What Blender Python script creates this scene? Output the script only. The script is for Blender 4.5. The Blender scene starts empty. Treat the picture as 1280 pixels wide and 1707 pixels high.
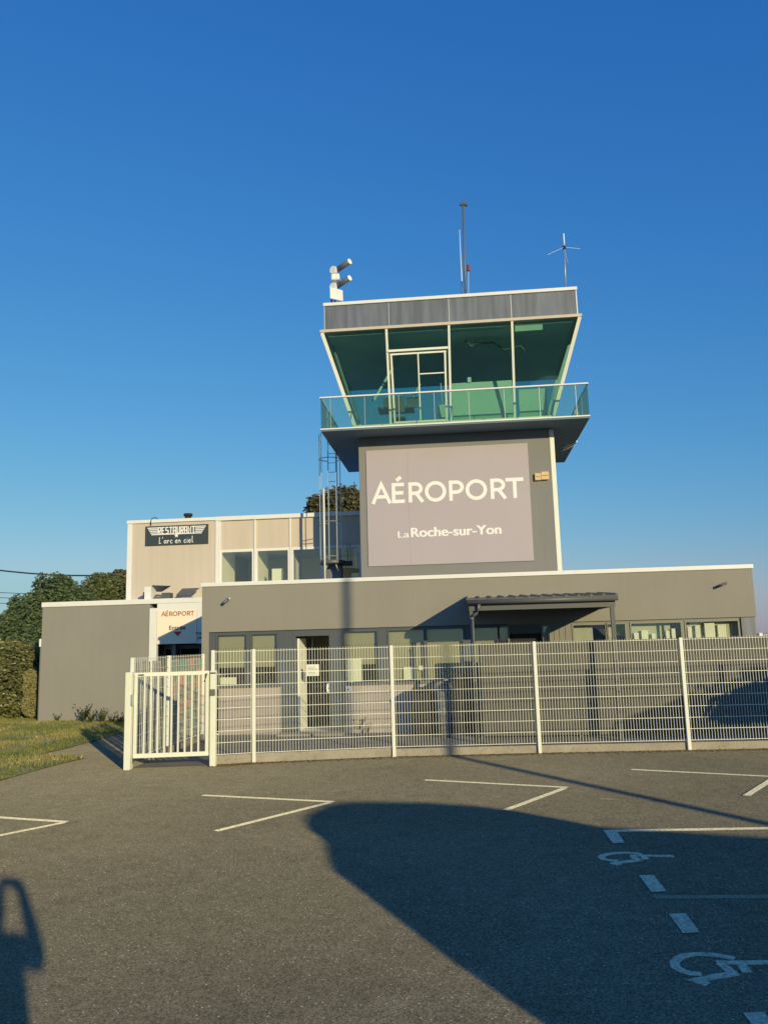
import bpy, bmesh, math, random
from mathutils import Vector, Matrix
random.seed(7)
SC = bpy.context.scene
COL = SC.collection
rad = math.radians

# ------------------------------------------------------------------ camera
F = 1345.0; PW, PH = 1280, 1707
YAW, PITCH, ROLL, HC = rad(-5.27), rad(9.2), rad(1.545), 2.0
fw = Vector((math.sin(YAW)*math.cos(PITCH), math.cos(YAW)*math.cos(PITCH), math.sin(PITCH)))
rt = Vector((math.cos(YAW), -math.sin(YAW), 0)); up = rt.cross(fw)
rt2 = rt*math.cos(ROLL) - up*math.sin(ROLL); up2 = up*math.cos(ROLL) + rt*math.sin(ROLL)
cam_d = bpy.data.cameras.new('camera'); cam = bpy.data.objects.new('camera', cam_d); COL.objects.link(cam)
cam.matrix_world = Matrix(((rt2.x, up2.x, -fw.x, 0), (rt2.y, up2.y, -fw.y, 0), (rt2.z, up2.z, -fw.z, HC), (0, 0, 0, 1)))
cam_d.sensor_fit = 'VERTICAL'; cam_d.sensor_height = 24.0; cam_d.lens = 24.0*F/PH
cam_d.clip_start = 0.02; cam_d.clip_end = 6000
SC.camera = cam

# ------------------------------------------------------------------ light
SKYG = ((1.373, .745), (.909, 1.31), (.491, 3.05))
TX, KZ = 0.62, 0.275                       # sun rays travel along (-TX, 1, -KZ)
SUN = Vector((-TX, 1, -KZ)).normalized()
elev = math.asin(-SUN.z); azim = math.atan2(TX, -1)      # direction TO the sun is (TX,-1)
w = bpy.data.worlds.new('World'); SC.world = w; w.use_nodes = True
nt = w.node_tree; nt.nodes.clear()
out = nt.nodes.new('ShaderNodeOutputWorld'); bg = nt.nodes.new('ShaderNodeBackground')
sky = nt.nodes.new('ShaderNodeTexSky'); sky.sky_type = 'NISHITA'; sky.sun_disc = False
sky.sun_elevation = elev; sky.sun_rotation = math.atan2(TX, -1)
sky.air_density = 1.5; sky.dust_density = 0.2; sky.ozone_density = 6.0; sky.altitude = 50
sp = nt.nodes.new('ShaderNodeSeparateColor'); cbn = nt.nodes.new('ShaderNodeCombineColor')
nt.links.new(sky.outputs[0], sp.inputs[0])
for i_, (ga, gn) in enumerate(SKYG):          # colour balance of the sky, channel by channel
    pw = nt.nodes.new('ShaderNodeMath'); pw.operation = 'POWER'; pw.inputs[1].default_value = ga
    mu = nt.nodes.new('ShaderNodeMath'); mu.operation = 'MULTIPLY'; mu.inputs[1].default_value = gn
    nt.links.new(sp.outputs[i_], pw.inputs[0]); nt.links.new(pw.outputs[0], mu.inputs[0]); 
    mn = nt.nodes.new('ShaderNodeMath'); mn.operation = 'MINIMUM'; mn.inputs[1].default_value = (3.4, 5.6, 6.9)[i_]
    nt.links.new(mu.outputs[0], mn.inputs[0]); nt.links.new(mn.outputs[0], cbn.inputs[i_])
nt.links.new(cbn.outputs[0], bg.inputs[0])
bg.inputs[1].default_value = 0.10
nt.links.new(bg.outputs[0], out.inputs[0])
sl = bpy.data.lights.new('sun', 'SUN'); sl.energy = 4.0; sl.angle = rad(0.53); sl.color = (1.0, 0.84, 0.47)
so = bpy.data.objects.new('sun', sl); COL.objects.link(so); so.location = (20, -30, 15)
so.rotation_euler = SUN.to_track_quat('-Z', 'Y').to_euler()
SC.view_settings.view_transform = 'Standard'; SC.view_settings.look = 'None'
SC.view_settings.gamma = 1.0; SC.view_settings.exposure = 0.0
SC.cycles.max_bounces = 12; SC.cycles.diffuse_bounces = 8; SC.cycles.transparent_max_bounces = 24

def ray(x, y):
    return rt2*((x-PW/2)/F) + up2*((PH/2-y)/F) + fw
def at(x, y, Y):                              # the point of plane Y seen at a pixel of the 1280 x 1707 photograph
    d = ray(x, y); return Vector((0, 0, HC)) + d*(Y/d.y)
def gd(x, y, z=0.0):
    d = ray(x, y); return Vector((0, 0, HC)) + d*((z-HC)/d.z)
def fx(x, Y=18.6, y=1080): return at(x, y, Y).x

# ------------------------------------------------------------------ materials
def lin(c):
    return tuple(((v/255)/12.92 if v/255 <= .04045 else ((v/255+.055)/1.055)**2.4) for v in c)
MATS = {}
def mat(name, col, rough=.7, var=.12, scale=3.0, bump=0.0, bscale=40, metal=0.0, spec=.4, dirt=0.0, streak=0.0):
    m = bpy.data.materials.new(name); m.use_nodes = True; n = m.node_tree; b = n.nodes['Principled BSDF']
    L = n.links.new
    tc = n.nodes.new('ShaderNodeTexCoord')
    no = n.nodes.new('ShaderNodeTexNoise'); no.inputs['Scale'].default_value = scale; no.inputs['Detail'].default_value = 6
    L(tc.outputs['Object'], no.inputs['Vector'])
    mr = n.nodes.new('ShaderNodeMapRange'); mr.inputs[3].default_value = 1-var; mr.inputs[4].default_value = 1+var
    mr.inputs[1].default_value = .25; mr.inputs[2].default_value = .75
    L(no.outputs['Fac'], mr.inputs[0])
    mx = n.nodes.new('ShaderNodeVectorMath'); mx.operation = 'SCALE'; mx.inputs[0].default_value = col[:3]
    L(mr.outputs[0], mx.inputs['Scale']); last = mx.outputs[0]
    if streak:
        mp = n.nodes.new('ShaderNodeMapping'); mp.inputs['Scale'].default_value = (7, 7, .5)
        L(tc.outputs['Object'], mp.inputs[0])
        n2 = n.nodes.new('ShaderNodeTexNoise'); n2.inputs['Scale'].default_value = 1.0; n2.inputs['Detail'].default_value = 4
        L(mp.outputs[0], n2.inputs['Vector'])
        m2 = n.nodes.new('ShaderNodeMapRange'); m2.inputs[1].default_value = .35; m2.inputs[2].default_value = .75
        m2.inputs[3].default_value = 1-streak; m2.inputs[4].default_value = 1+streak*.6
        L(n2.outputs['Fac'], m2.inputs[0])
        s2 = n.nodes.new('ShaderNodeVectorMath'); s2.operation = 'SCALE'
        L(last, s2.inputs[0]); L(m2.outputs[0], s2.inputs['Scale']); last = s2.outputs[0]
    if dirt:
        n3 = n.nodes.new('ShaderNodeTexNoise'); n3.inputs['Scale'].default_value = scale*6; n3.inputs['Detail'].default_value = 8
        L(tc.outputs['Object'], n3.inputs['Vector'])
        m3 = n.nodes.new('ShaderNodeMapRange'); m3.inputs[1].default_value = .55; m3.inputs[2].default_value = .7
        m3.inputs[3].default_value = 1; m3.inputs[4].default_value = 1-dirt
        L(n3.outputs['Fac'], m3.inputs[0])
        s3 = n.nodes.new('ShaderNodeVectorMath'); s3.operation = 'SCALE'
        L(last, s3.inputs[0]); L(m3.outputs[0], s3.inputs['Scale']); last = s3.outputs[0]
    L(last, b.inputs['Base Color'])
    b.inputs['Roughness'].default_value = rough; b.inputs['Metallic'].default_value = metal
    b.inputs['Specular IOR Level'].default_value = spec
    if bump:
        nb = n.nodes.new('ShaderNodeTexNoise'); nb.inputs['Scale'].default_value = bscale; nb.inputs['Detail'].default_value = 5
        L(tc.outputs['Object'], nb.inputs['Vector'])
        bp = n.nodes.new('ShaderNodeBump'); bp.inputs['Strength'].default_value = bump; bp.inputs['Distance'].default_value = .01
        L(nb.outputs['Fac'], bp.inputs['Height']); L(bp.outputs[0], b.inputs['Normal'])
    MATS[name] = m
    return m
def glass(name, tint, refl=.06, rough=.0, solid=0.0, scol=(.5, .5, .5)):
    m = bpy.data.materials.new(name); m.use_nodes = True; n = m.node_tree; n.nodes.clear(); L = n.links.new
    o = n.nodes.new('ShaderNodeOutputMaterial')
    t = n.nodes.new('ShaderNodeBsdfTransparent'); t.inputs[0].default_value = (*[c_**.5 for c_ in tint], 1)   # two faces per pane
    g = n.nodes.new('ShaderNodeBsdfGlossy'); g.inputs['Roughness'].default_value = rough
    ge = n.nodes.new('ShaderNodeNewGeometry'); dt = n.nodes.new('ShaderNodeVectorMath'); dt.operation = 'DOT_PRODUCT'
    L(ge.outputs['Normal'], dt.inputs[0]); L(ge.outputs['Incoming'], dt.inputs[1])
    def mth(op, a, b):
        x = n.nodes.new('ShaderNodeMath'); x.operation = op
        for k_, v_ in ((0, a), (1, b)):
            if isinstance(v_, (int, float)): x.inputs[k_].default_value = v_
            else: L(v_, x.inputs[k_])
        return x.outputs[0]
    c_ = mth('ABSOLUTE', dt.outputs['Value'], 0); p5 = mth('POWER', mth('SUBTRACT', 1.0, c_), 5.0)
    ma_out = mth('ADD', mth('MULTIPLY', p5, .93), refl)      # Schlick reflectance, the same from both sides
    base = t.outputs[0]
    if solid:
        d = n.nodes.new('ShaderNodeBsdfDiffuse'); d.inputs[0].default_value = (*scol, 1)
        noi = n.nodes.new('ShaderNodeTexNoise'); noi.inputs['Scale'].default_value = 4
        mm = n.nodes.new('ShaderNodeMath'); mm.operation = 'MULTIPLY'; mm.inputs[1].default_value = solid*2
        L(noi.outputs['Fac'], mm.inputs[0])
        ms = n.nodes.new('ShaderNodeMixShader'); L(mm.outputs[0], ms.inputs[0]); L(t.outputs[0], ms.inputs[1]); L(d.outputs[0], ms.inputs[2]); base = ms.outputs[0]
    mi = n.nodes.new('ShaderNodeMixShader'); L(ma_out, mi.inputs[0]); L(base, mi.inputs[1]); L(g.outputs[0], mi.inputs[2])
    L(mi.outputs[0], o.inputs[0]); MATS[name] = m
    return m

mat('taupe_render', (.283, .265, .232), .9, .05, .7, .25, 160, streak=.02)
mat('tower_render', (.236, .235, .235), .9, .05, .7, .25, 160, streak=.02)
mat('wing_render', (.278, .266, .24), .9, .06, .6, .25, 160, streak=.025)
mat('low_wall', (.40, .35, .32), .85, .07, 1.2, .1, 90, streak=.1)
mat('beige_panel', (.60, .52, .44), .6, .04, 1.0, .02, 50, streak=.05)
mat('white_trim', (.80, .79, .78), .45, .03, 2, dirt=.05)
mat('cream_panel', (.92, .82, .66), .5, .02, 2)
mat('cream_metal', (.82, .82, .72), .4, .03, 3)
mat('gate_paint', (.83, .83, .70), .4, .03, 3, dirt=.06)
mat('dark_frame', (.09, .105, .12), .45, .05, 2)
mat('grey_frame', (.22, .215, .19), .5, .05, 2)
mat('zinc_panel', (.165, .185, .235), .45, .08, 1.2, metal=.0, streak=.28)
mat('soffit_grey', (.13, .20, .25), .6, .06, 1)
mat('canopy_steel', (.105, .11, .11), .45, .05, 2)
mat('galvanised', (.52, .54, .54), .45, .1, 20, metal=.6)
mat('dull_steel', (.16, .17, .18), .5, .1, 10, metal=.3)
mat('black_plastic', (.018, .018, .02), .5, .1, 5)
mat('bin_grey', (.16, .16, .15), .5, .1, 5)
mat('pink_panel', (.44, .39, .44), .6, .02, .8, streak=.008)
mat('letter_white', (.86, .86, .86), .5, .02, 4)
mat('sign_dark', (.045, .06, .07), .5, .04, 4)
mat('red_ink', (.33, .06, .05), .5, .03, 4)
mat('red_mark', (.62, .03, .03), .5, .03, 4)
mat('brown_ink', (.12, .05, .03), .5, .03, 4)
mat('hall_wall', (.13, .12, .085), .9, .2, 2)
mat('blind_cloth', (.34, .33, .25), .9, .05, 2)
mat('pale_backing', (.48, .50, .44), .9, .04, 2)
mat('paper', (.85, .85, .75), .6, .03, 3)
mat('ink', (.05, .05, .05), .6, .03, 3)
mat('interior_cream', (.86, .86, .80), .9, .05, 2)
mat('interior_floor', (.78, .74, .62), .5, .05, 2)
mat('interior_dark', (.03, .03, .028), .9, .1, 2)
mat('cab_ceiling', (.60, .72, .80), .9, .1, 1)
mat('cab_desk', (.75, .78, .70), .7, .03, 2)
mat('cab_floor', (.10, .10, .10), .8, .1, 2)
mat('roof_membrane', (.20, .19, .18), .9, .1, 1)
mat('concrete', (.36, .32, .25), .9, .18, 3, .5, 60, dirt=.25)
mat('paving', (.24, .205, .15), .95, .2, 2, .4, 60, dirt=.2)
mat('screen_board', (.10, .094, .08), .8, .08, 4, streak=.12)
mat('bark', (.09, .065, .045), .95, .25, 8, .8, 25)
mat('skin', (.45, .27, .19), .5, .05, 8)
mat('jacket', (.03, .035, .05), .8, .1, 8)
mat('trousers', (.03, .04, .07), .8, .1, 8)
mat('hair', (.03, .02, .015), .7, .1, 20)
mat('van_paint', (.7, .7, .68), .3, .02, 2)
mat('rubber', (.02, .02, .02), .8, .1, 5)
mat('cable', (.03, .03, .03), .7, .1, 5)
mat('rust_lamp', (.25, .03, .02), .5, .1, 5)
mat('siren_yellow', (.70, .50, .26), .5, .03, 5)
glass('window_glass', (.93, .95, .86), .08)
glass('cab_glass', (.52, .77, .70), .07)
glass('rail_glass', (.72, .88, .72), .05, solid=.03, scol=(.30, .42, .34))
glass('side_rail_glass', (.40, .50, .44), .05, solid=.12, scol=(.25, .30, .26))

def leafmat(name, c1, c2, c3=None):
    m = bpy.data.materials.new(name); m.use_nodes = True; n = m.node_tree; L = n.links.new; b = n.nodes['Principled BSDF']
    g = n.nodes.new('ShaderNodeNewGeometry'); cr = n.nodes.new('ShaderNodeValToRGB')
    cr.color_ramp.elements[0].color = (*c1, 1); cr.color_ramp.elements[1].color = (*c2, 1)
    if c3: e = cr.color_ramp.elements.new(.93); e.color = (*c2, 1); cr.color_ramp.elements[-1].color = (*c3, 1)
    L(g.outputs['Random Per Island'], cr.inputs[0]); L(cr.outputs[0], b.inputs['Base Color'])
    b.inputs['Roughness'].default_value = .55; b.inputs['Specular IOR Level'].default_value = .35
    tr = n.nodes.new('ShaderNodeBsdfTranslucent'); L(cr.outputs[0], tr.inputs[0])
    ms = n.nodes.new('ShaderNodeMixShader'); ms.inputs[0].default_value = .25
    L(b.outputs[0], ms.inputs[1]); L(tr.outputs[0], ms.inputs[2]); L(ms.outputs[0], n.nodes['Material Output'].inputs[0])
    MATS[name] = m
leafmat('leaf_dark', (.065, .10, .05), (.18, .24, .11))
leafmat('leaf_mid', (.08, .105, .045), (.19, .22, .09))
leafmat('leaf_far', (.06, .065, .04), (.19, .165, .09))
leafmat('leaf_yellow', (.36, .33, .08), (.70, .60, .18))
leafmat('leaf_laurel', (.10, .12, .045), (.26, .26, .10), (.55, .53, .36))
leafmat('leaf_conifer', (.24, .22, .09), (.46, .42, .2))
leafmat('grass_blade', (.12, .19, .03), (.42, .36, .12), (.66, .54, .30))
leafmat('weed_leaf', (.04, .07, .02), (.11, .13, .04))
leafmat('dry_leaf', (.20, .12, .05), (.42, .30, .16))

m_ = MATS['grass_blade']; n_ = m_.node_tree; cr_ = [x for x in n_.nodes if x.type == 'VALTORGB'][0]; ge_ = [x for x in n_.nodes if x.type == 'NEW_GEOMETRY'][0]
nz_ = n_.nodes.new('ShaderNodeTexNoise'); nz_.inputs['Scale'].default_value = .55; nz_.inputs['Detail'].default_value = 6
n_.links.new(ge_.outputs['Position'], nz_.inputs['Vector'])
mr_ = n_.nodes.new('ShaderNodeMapRange'); mr_.inputs[1].default_value = .42; mr_.inputs[2].default_value = .60; n_.links.new(nz_.outputs['Fac'], mr_.inputs[0])
ad_ = n_.nodes.new('ShaderNodeMath'); ad_.operation = 'MULTIPLY_ADD'; ad_.inputs[1].default_value = .45; n_.links.new(ge_.outputs['Random Per Island'], ad_.inputs[0])
ms_ = n_.nodes.new('ShaderNodeMath'); ms_.operation = 'MULTIPLY'; ms_.inputs[1].default_value = .55; n_.links.new(mr_.outputs[0], ms_.inputs[0]); n_.links.new(ms_.outputs[0], ad_.inputs[2])
n_.links.new(ad_.outputs[0], cr_.inputs[0])

def asphalt():
    m = bpy.data.materials.new('asphalt'); m.use_nodes = True; n = m.node_tree; L = n.links.new; b = n.nodes['Principled BSDF']
    tc = n.nodes.new('ShaderNodeTexCoord')
    def noise(s, d=4, r=.5):
        x = n.nodes.new('ShaderNodeTexNoise'); x.inputs['Scale'].default_value = s; x.inputs['Detail'].default_value = d; x.inputs['Roughness'].default_value = r
        L(tc.outputs['Object'], x.inputs['Vector']); return x.outputs['Fac']
    def rng(f, a, b_, c, d):
        x = n.nodes.new('ShaderNodeMapRange'); x.inputs[1].default_value = a; x.inputs[2].default_value = b_; x.inputs[3].default_value = c; x.inputs[4].default_value = d
        L(f, x.inputs[0]); return x.outputs[0]
    def mul(a, b_):
        x = n.nodes.new('ShaderNodeMath'); x.operation = 'MULTIPLY'; L(a, x.inputs[0]); L(b_, x.inputs[1]); return x.outputs[0]
    big = rng(noise(.22, 6, .6), .3, .7, .80, 1.18)
    mid = rng(noise(5, 8, .7), .3, .7, .86, 1.14)
    fine = rng(noise(95, 3, .6), .3, .7, .55, 1.5)
    vo = n.nodes.new('ShaderNodeTexVoronoi'); vo.inputs['Scale'].default_value = 55; L(tc.outputs['Object'], vo.inputs['Vector'])
    vo.inputs['Randomness'].default_value = 1
    # rare pale chippings
    sep = n.nodes.new('ShaderNodeSeparateColor'); L(vo.outputs['Color'], sep.inputs[0])
    rare = rng(sep.outputs[0], .955, .96, 0, 1); near = rng(vo.outputs['Distance'], .2, .42, 1, 0)
    chip = mul(rare, near)
    v2 = n.nodes.new('ShaderNodeTexVoronoi'); v2.inputs['Scale'].default_value = 85; L(tc.outputs['Object'], v2.inputs['Vector'])
    sp2 = n.nodes.new('ShaderNodeSeparateColor'); L(v2.outputs['Color'], sp2.inputs[0])
    agg = rng(sp2.outputs[1], 0, 1, .62, 1.38)
    vc = n.nodes.new('ShaderNodeTexVoronoi'); vc.feature = 'DISTANCE_TO_EDGE'; vc.inputs['Scale'].default_value = .33
    dn = n.nodes.new('ShaderNodeTexNoise'); dn.inputs['Scale'].default_value = 1.6; dn.inputs['Detail'].default_value = 8; L(tc.outputs['Object'], dn.inputs['Vector'])
    dm = n.nodes.new('ShaderNodeVectorMath'); dm.operation = 'MULTIPLY_ADD'; dm.inputs[1].default_value = (.9, .9, 0); L(dn.outputs['Color'], dm.inputs[0]); L(tc.outputs['Object'], dm.inputs[2]); L(dm.outputs[0], vc.inputs['Vector'])
    crk = rng(vc.outputs['Distance'], 0, .006, 1, 0); cmask = rng(noise(.35, 3), .5, .56, 0, .15)
    cm = mul(crk, cmask); inv = n.nodes.new('ShaderNodeMath'); inv.operation = 'SUBTRACT'; inv.inputs[0].default_value = 1; L(cm, inv.inputs[1])
    stain = rng(noise(.9, 5, .65), .60, .72, 1, .80)
    patch = n.nodes.new('ShaderNodeTexVoronoi'); patch.inputs['Scale'].default_value = .12; L(dm.outputs[0], patch.inputs['Vector']); pc = n.nodes.new('ShaderNodeSeparateColor'); L(patch.outputs['Color'], pc.inputs[0])
    pt = rng(pc.outputs[0], 0, 1, .92, 1.08)
    k = mul(mul(mul(mul(mul(mul(big, mid), fine), agg), inv.outputs[0]), stain), pt)
    sc_ = n.nodes.new('ShaderNodeVectorMath'); sc_.operation = 'SCALE'; sc_.inputs[0].default_value = (.20, .175, .118); L(k, sc_.inputs['Scale'])
    mx = n.nodes.new('ShaderNodeMix'); mx.data_type = 'RGBA'; L(chip, mx.inputs[0]); L(sc_.outputs[0], mx.inputs[6]); mx.inputs[7].default_value = (.62, .58, .48, 1)
    L(mx.outputs[2], b.inputs['Base Color'])
    b.inputs['Roughness'].default_value = 1; b.inputs['Diffuse Roughness'].default_value = .75; b.inputs['Specular IOR Level'].default_value = .0
    bp = n.nodes.new('ShaderNodeBump'); bp.inputs['Strength'].default_value = .5; bp.inputs['Distance'].default_value = .006
    L(noise(130, 4, .7), bp.inputs['Height']); L(bp.outputs[0], b.inputs['Normal'])
    MATS['asphalt'] = m
    # worn white road paint
    m = bpy.data.materials.new('road_paint'); m.use_nodes = True; n = m.node_tree; L = n.links.new; b = n.nodes['Principled BSDF']
    tc = n.nodes.new('ShaderNodeTexCoord')
    wv = rng(noise(30, 8, .85), .38, .54, 0, 1)
    mx = n.nodes.new('ShaderNodeMix'); mx.data_type = 'RGBA'; L(wv, mx.inputs[0]); mx.inputs[6].default_value = (.26, .23, .16, 1); mx.inputs[7].default_value = (.74, .68, .50, 1)
    L(mx.outputs[2], b.inputs['Base Color']); b.inputs['Roughness'].default_value = 1; b.inputs['Diffuse Roughness'].default_value = 1; b.inputs['Specular IOR Level'].default_value = 0
    MATS['road_paint'] = m
    m = bpy.data.materials.new('worn_road_paint'); m.use_nodes = True; n = m.node_tree; L = n.links.new; b = n.nodes['Principled BSDF']
    tc = n.nodes.new('ShaderNodeTexCoord')
    wv = rng(noise(45, 8, .8), .48, .66, 0, .7)
    mx = n.nodes.new('ShaderNodeMix'); mx.data_type = 'RGBA'; L(wv, mx.inputs[0]); mx.inputs[6].default_value = (.27, .235, .155, 1); mx.inputs[7].default_value = (.6, .55, .42, 1)
    L(mx.outputs[2], b.inputs['Base Color']); b.inputs['Roughness'].default_value = 1; b.inputs['Diffuse Roughness'].default_value = 1; b.inputs['Specular IOR Level'].default_value = 0
    MATS['worn_road_paint'] = m
    # lawn soil
    m = bpy.data.materials.new('lawn_soil'); m.use_nodes = True; n = m.node_tree; L = n.links.new; b = n.nodes['Principled BSDF']
    tc = n.nodes.new('ShaderNodeTexCoord')
    cr = n.nodes.new('ShaderNodeValToRGB'); cr.color_ramp.elements[0].position = .38; cr.color_ramp.elements[1].position = .62
    cr.color_ramp.elements[0].color = (.15, .16, .035, 1); cr.color_ramp.elements[1].color = (.55, .40, .16, 1)
    L(noise(1.3, 8, .7), cr.inputs[0]); L(cr.outputs[0], b.inputs['Base Color']); b.inputs['Roughness'].default_value = .95
    MATS['lawn_soil'] = m
asphalt()

# ------------------------------------------------------------------ mesh helpers
class MB:
    def __init__(s): s.bm = bmesh.new()
    def face(s, pts):
        try: return s.bm.faces.new([s.bm.verts.new(Vector(p)) for p in pts])
        except ValueError: return None
    def hexa(s, a, b):                        # a: 4 bottom points, b: 4 top points
        v = [s.bm.verts.new(Vector(p)) for p in list(a)+list(b)]
        for f in ((3, 2, 1, 0), (4, 5, 6, 7), (0, 1, 5, 4), (1, 2, 6, 5), (2, 3, 7, 6), (3, 0, 4, 7)): s.bm.faces.new([v[i] for i in f])
        return s
    def box(s, x0, x1, y0, y1, z0, z1):
        return s.hexa([(x0, y0, z0), (x1, y0, z0), (x1, y1, z0), (x0, y1, z0)], [(x0, y0, z1), (x1, y0, z1), (x1, y1, z1), (x0, y1, z1)])
    def bar(s, p, q, w, h=None, upv=(0, 0, 1)):
        p, q = Vector(p), Vector(q); h = h or w; d = (q-p).normalized(); u = Vector(upv)
        if abs(d.dot(u)) > .98: u = Vector((0, 1, 0))
        a = d.cross(u).normalized()*w/2; b = a.cross(d).normalized()*h/2
        s.hexa([p-a-b, p+a-b, p+a+b, p-a+b], [q-a-b, q+a-b, q+a+b, q-a+b]); return s
    def tube(s, pts, r, n=8, closed=False, r2=None):
        pts = [Vector(p) for p in pts]; m = len(pts); rings = []
        for i, p in enumerate(pts):
            if closed: d = (pts[(i+1) % m]-pts[i-1]).normalized()
            else: d = (pts[min(i+1, m-1)]-pts[max(i-1, 0)]).normalized()
            u = Vector((0, 0, 1)) if abs(d.z) < .95 else Vector((1, 0, 0))
            a = d.cross(u).normalized(); b = a.cross(d)
            rr = r if r2 is None else r+(r2-r)*i/(m-1)
            rings.append([s.bm.verts.new(p+a*math.cos(t*2*math.pi/n)*rr+b*math.sin(t*2*math.pi/n)*rr) for t in range(n)])
        k = m if closed else m-1
        for i in range(k):
            A, B = rings[i], rings[(i+1) % m]
            for t in range(n):
                f = s.bm.faces.new([A[t], A[(t+1) % n], B[(t+1) % n], B[t]]); f.smooth = n > 6
        if not closed: s.bm.faces.new(rings[0][::-1]); s.bm.faces.new(rings[-1])
        return s
    def prism(s, pts, off):                   # polygon extruded along off
        off = Vector(off); a = [s.bm.verts.new(Vector(p)) for p in pts]; b = [s.bm.verts.new(Vector(p)+off) for p in pts]
        s.bm.faces.new(a[::-1]); s.bm.faces.new(b); n = len(a)
        for i in range(n): s.bm.faces.new([a[i], a[(i+1) % n], b[(i+1) % n], b[i]])
        return s
    def ribbon(s, pts, wd, fr, t0, t1, closed=False):   # flat mitred stroke; fr maps (u,v,t) to the world
        P = [Vector((p[0], p[1])) for p in pts]; m = len(P); L, R_ = [], []
        for i in range(m):
            if closed or 0 < i < m-1:
                d1 = (P[i]-P[i-1]).normalized(); d2 = (P[(i+1) % m]-P[i]).normalized()
            elif i == 0: d1 = d2 = (P[1]-P[0]).normalized()
            else: d1 = d2 = (P[-1]-P[-2]).normalized()
            n1 = Vector((-d1.y, d1.x)); n2 = Vector((-d2.y, d2.x)); nn = (n1+n2)
            if nn.length < 1e-4: nn = n1
            nn.normalize(); k = min(2.2, 1/max(.3, nn.dot(n1)))
            L.append(P[i]+nn*wd/2*k); R_.append(P[i]-nn*wd/2*k)
        vs = [[s.bm.verts.new(fr(q.x, q.y, t)) for q in side] for side in (L, R_) for t in (t0, t1)]
        l0, l1, r0, r1 = vs; k = m if closed else m-1
        for i in range(k):
            j = (i+1) % m
            for q in ((l1[i], l1[j], r1[j], r1[i]), (l0[i], r0[i], r0[j], l0[j]), (l0[i], l0[j], l1[j], l1[i]), (r0[j], r0[i], r1[i], r1[j])): s.bm.faces.new(q)
        if not closed:
            s.bm.faces.new((l0[0], l1[0], r1[0], r0[0])); s.bm.faces.new((l0[-1], r0[-1], r1[-1], l1[-1]))
        return s
    def build(s, name, m, parent=None, bevel=0, fixn=True):
        if bevel:
            bmesh.ops.bevel(s.bm, geom=s.bm.edges[:], offset=bevel, segments=2, affect='EDGES', clamp_overlap=True)
        if fixn: bmesh.ops.recalc_face_normals(s.bm, faces=s.bm.faces[:])
        off = Vector((0, 0, 0)); q = parent
        while q is not None: off += q.location; q = q.parent
        if off.length: bmesh.ops.translate(s.bm, verts=s.bm.verts[:], vec=-off)
        me = bpy.data.meshes.new(name); s.bm.to_mesh(me); s.bm.free()
        me.materials.append(MATS[m]); o = bpy.data.objects.new(name, me); COL.objects.link(o)
        if parent is not None: o.parent = parent
        return o
def tag(o, label=None, cat=None, group=None, kind=None):
    if label: o['label'] = label
    if cat: o['category'] = cat
    if group: o['group'] = group
    if kind: o['kind'] = kind
    return o
def thing(name, loc, label, cat, group=None):
    o = bpy.data.objects.new(name, None); COL.objects.link(o); o.location = loc; o.empty_display_size = .2
    return tag(o, label, cat, group)
def box(name, m, par, *a, bevel=0): return MB().box(*a).build(name, m, par, bevel)
def text_mesh(name, txt, size, m, par, org, width=None, bold=0.0, thick=.01, axis=(1, 0, 0), upa=(0, 0, 1)):
    cu = bpy.data.curves.new('t', 'FONT'); cu.body = txt; cu.size = size; cu.extrude = thick; cu.offset = bold
    ob = bpy.data.objects.new('t', cu); COL.objects.link(ob); bpy.context.view_layer.update()
    me = bpy.data.meshes.new_from_object(ob.evaluated_get(bpy.context.evaluated_depsgraph_get()))
    bpy.data.objects.remove(ob); xs = [v.co.x for v in me.vertices]; w_ = max(xs)-min(xs); k = (width/w_) if width else 1; x0 = min(xs)
    A, U_ = Vector(axis), Vector(upa); N = A.cross(U_); o0 = Vector(org)
    off = Vector((0, 0, 0)); q = par
    while q is not None: off += q.location; q = q.parent
    for v in me.vertices:
        c = v.co.copy(); v.co = o0 + A*((c.x-x0)*k) + U_*c.y + N*c.z - off
    me.materials.clear(); me.materials.append(MATS[m]); me.name = name
    o = bpy.data.objects.new(name, me); COL.objects.link(o); o.parent = par
    return o
def arc(cx, cy, rx, ry, a0, a1, n=14): return [(cx+rx*math.cos(rad(a0+(a1-a0)*i/n)), cy+ry*math.sin(rad(a0+(a1-a0)*i/n))) for i in range(n+1)]

def stroke_word(name, letters, h, wd, m, par, org, axis=(1, 0, 0), thick=.012, upa=(0, 0, 1)):
    A = Vector(axis); U_ = Vector(upa); N = -A.cross(U_) * -1; o0 = Vector(org); mb = MB(); k = 0
    N = A.cross(U_)                         # towards the viewer for A=+X, U=+Z this is -Y
    for (x, w_, strokes) in letters:
        for st in strokes:
            cl = isinstance(st, tuple); pts = st[0] if cl else st
            e = k*.0007; k = (k+1) % 5
            mb.ribbon([((x+p[0]*w_)*h, p[1]*h) for p in pts], wd*h, lambda u, v, t: o0+A*u+U_*v+N*t, 0, thick+e, closed=cl)
    return mb.build(name, m, par)

# ------------------------------------------------------------------ setting: ground, lawn, markings
def sheet(name, pts, z, m, kind='structure'):
    mb = MB(); mb.face([(p[0], p[1], z) for p in pts]); o = mb.build(name, m, None); 
    if o.data.polygons[0].normal.z < 0: o.data.flip_normals()
    return tag(o, kind=kind)
sheet('ground', [(-2500, -2500), (2500, -2500), (2500, 2500), (-2500, 2500)], -.05, 'lawn_soil')
sheet('car_park', [(-60, -60), (60, -60), (60, 15.2), (5.4, 15.2), (-5.2, 14.4), (-5.9, 22.4), (-60, 22.4)], 0.0, 'asphalt')
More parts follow.
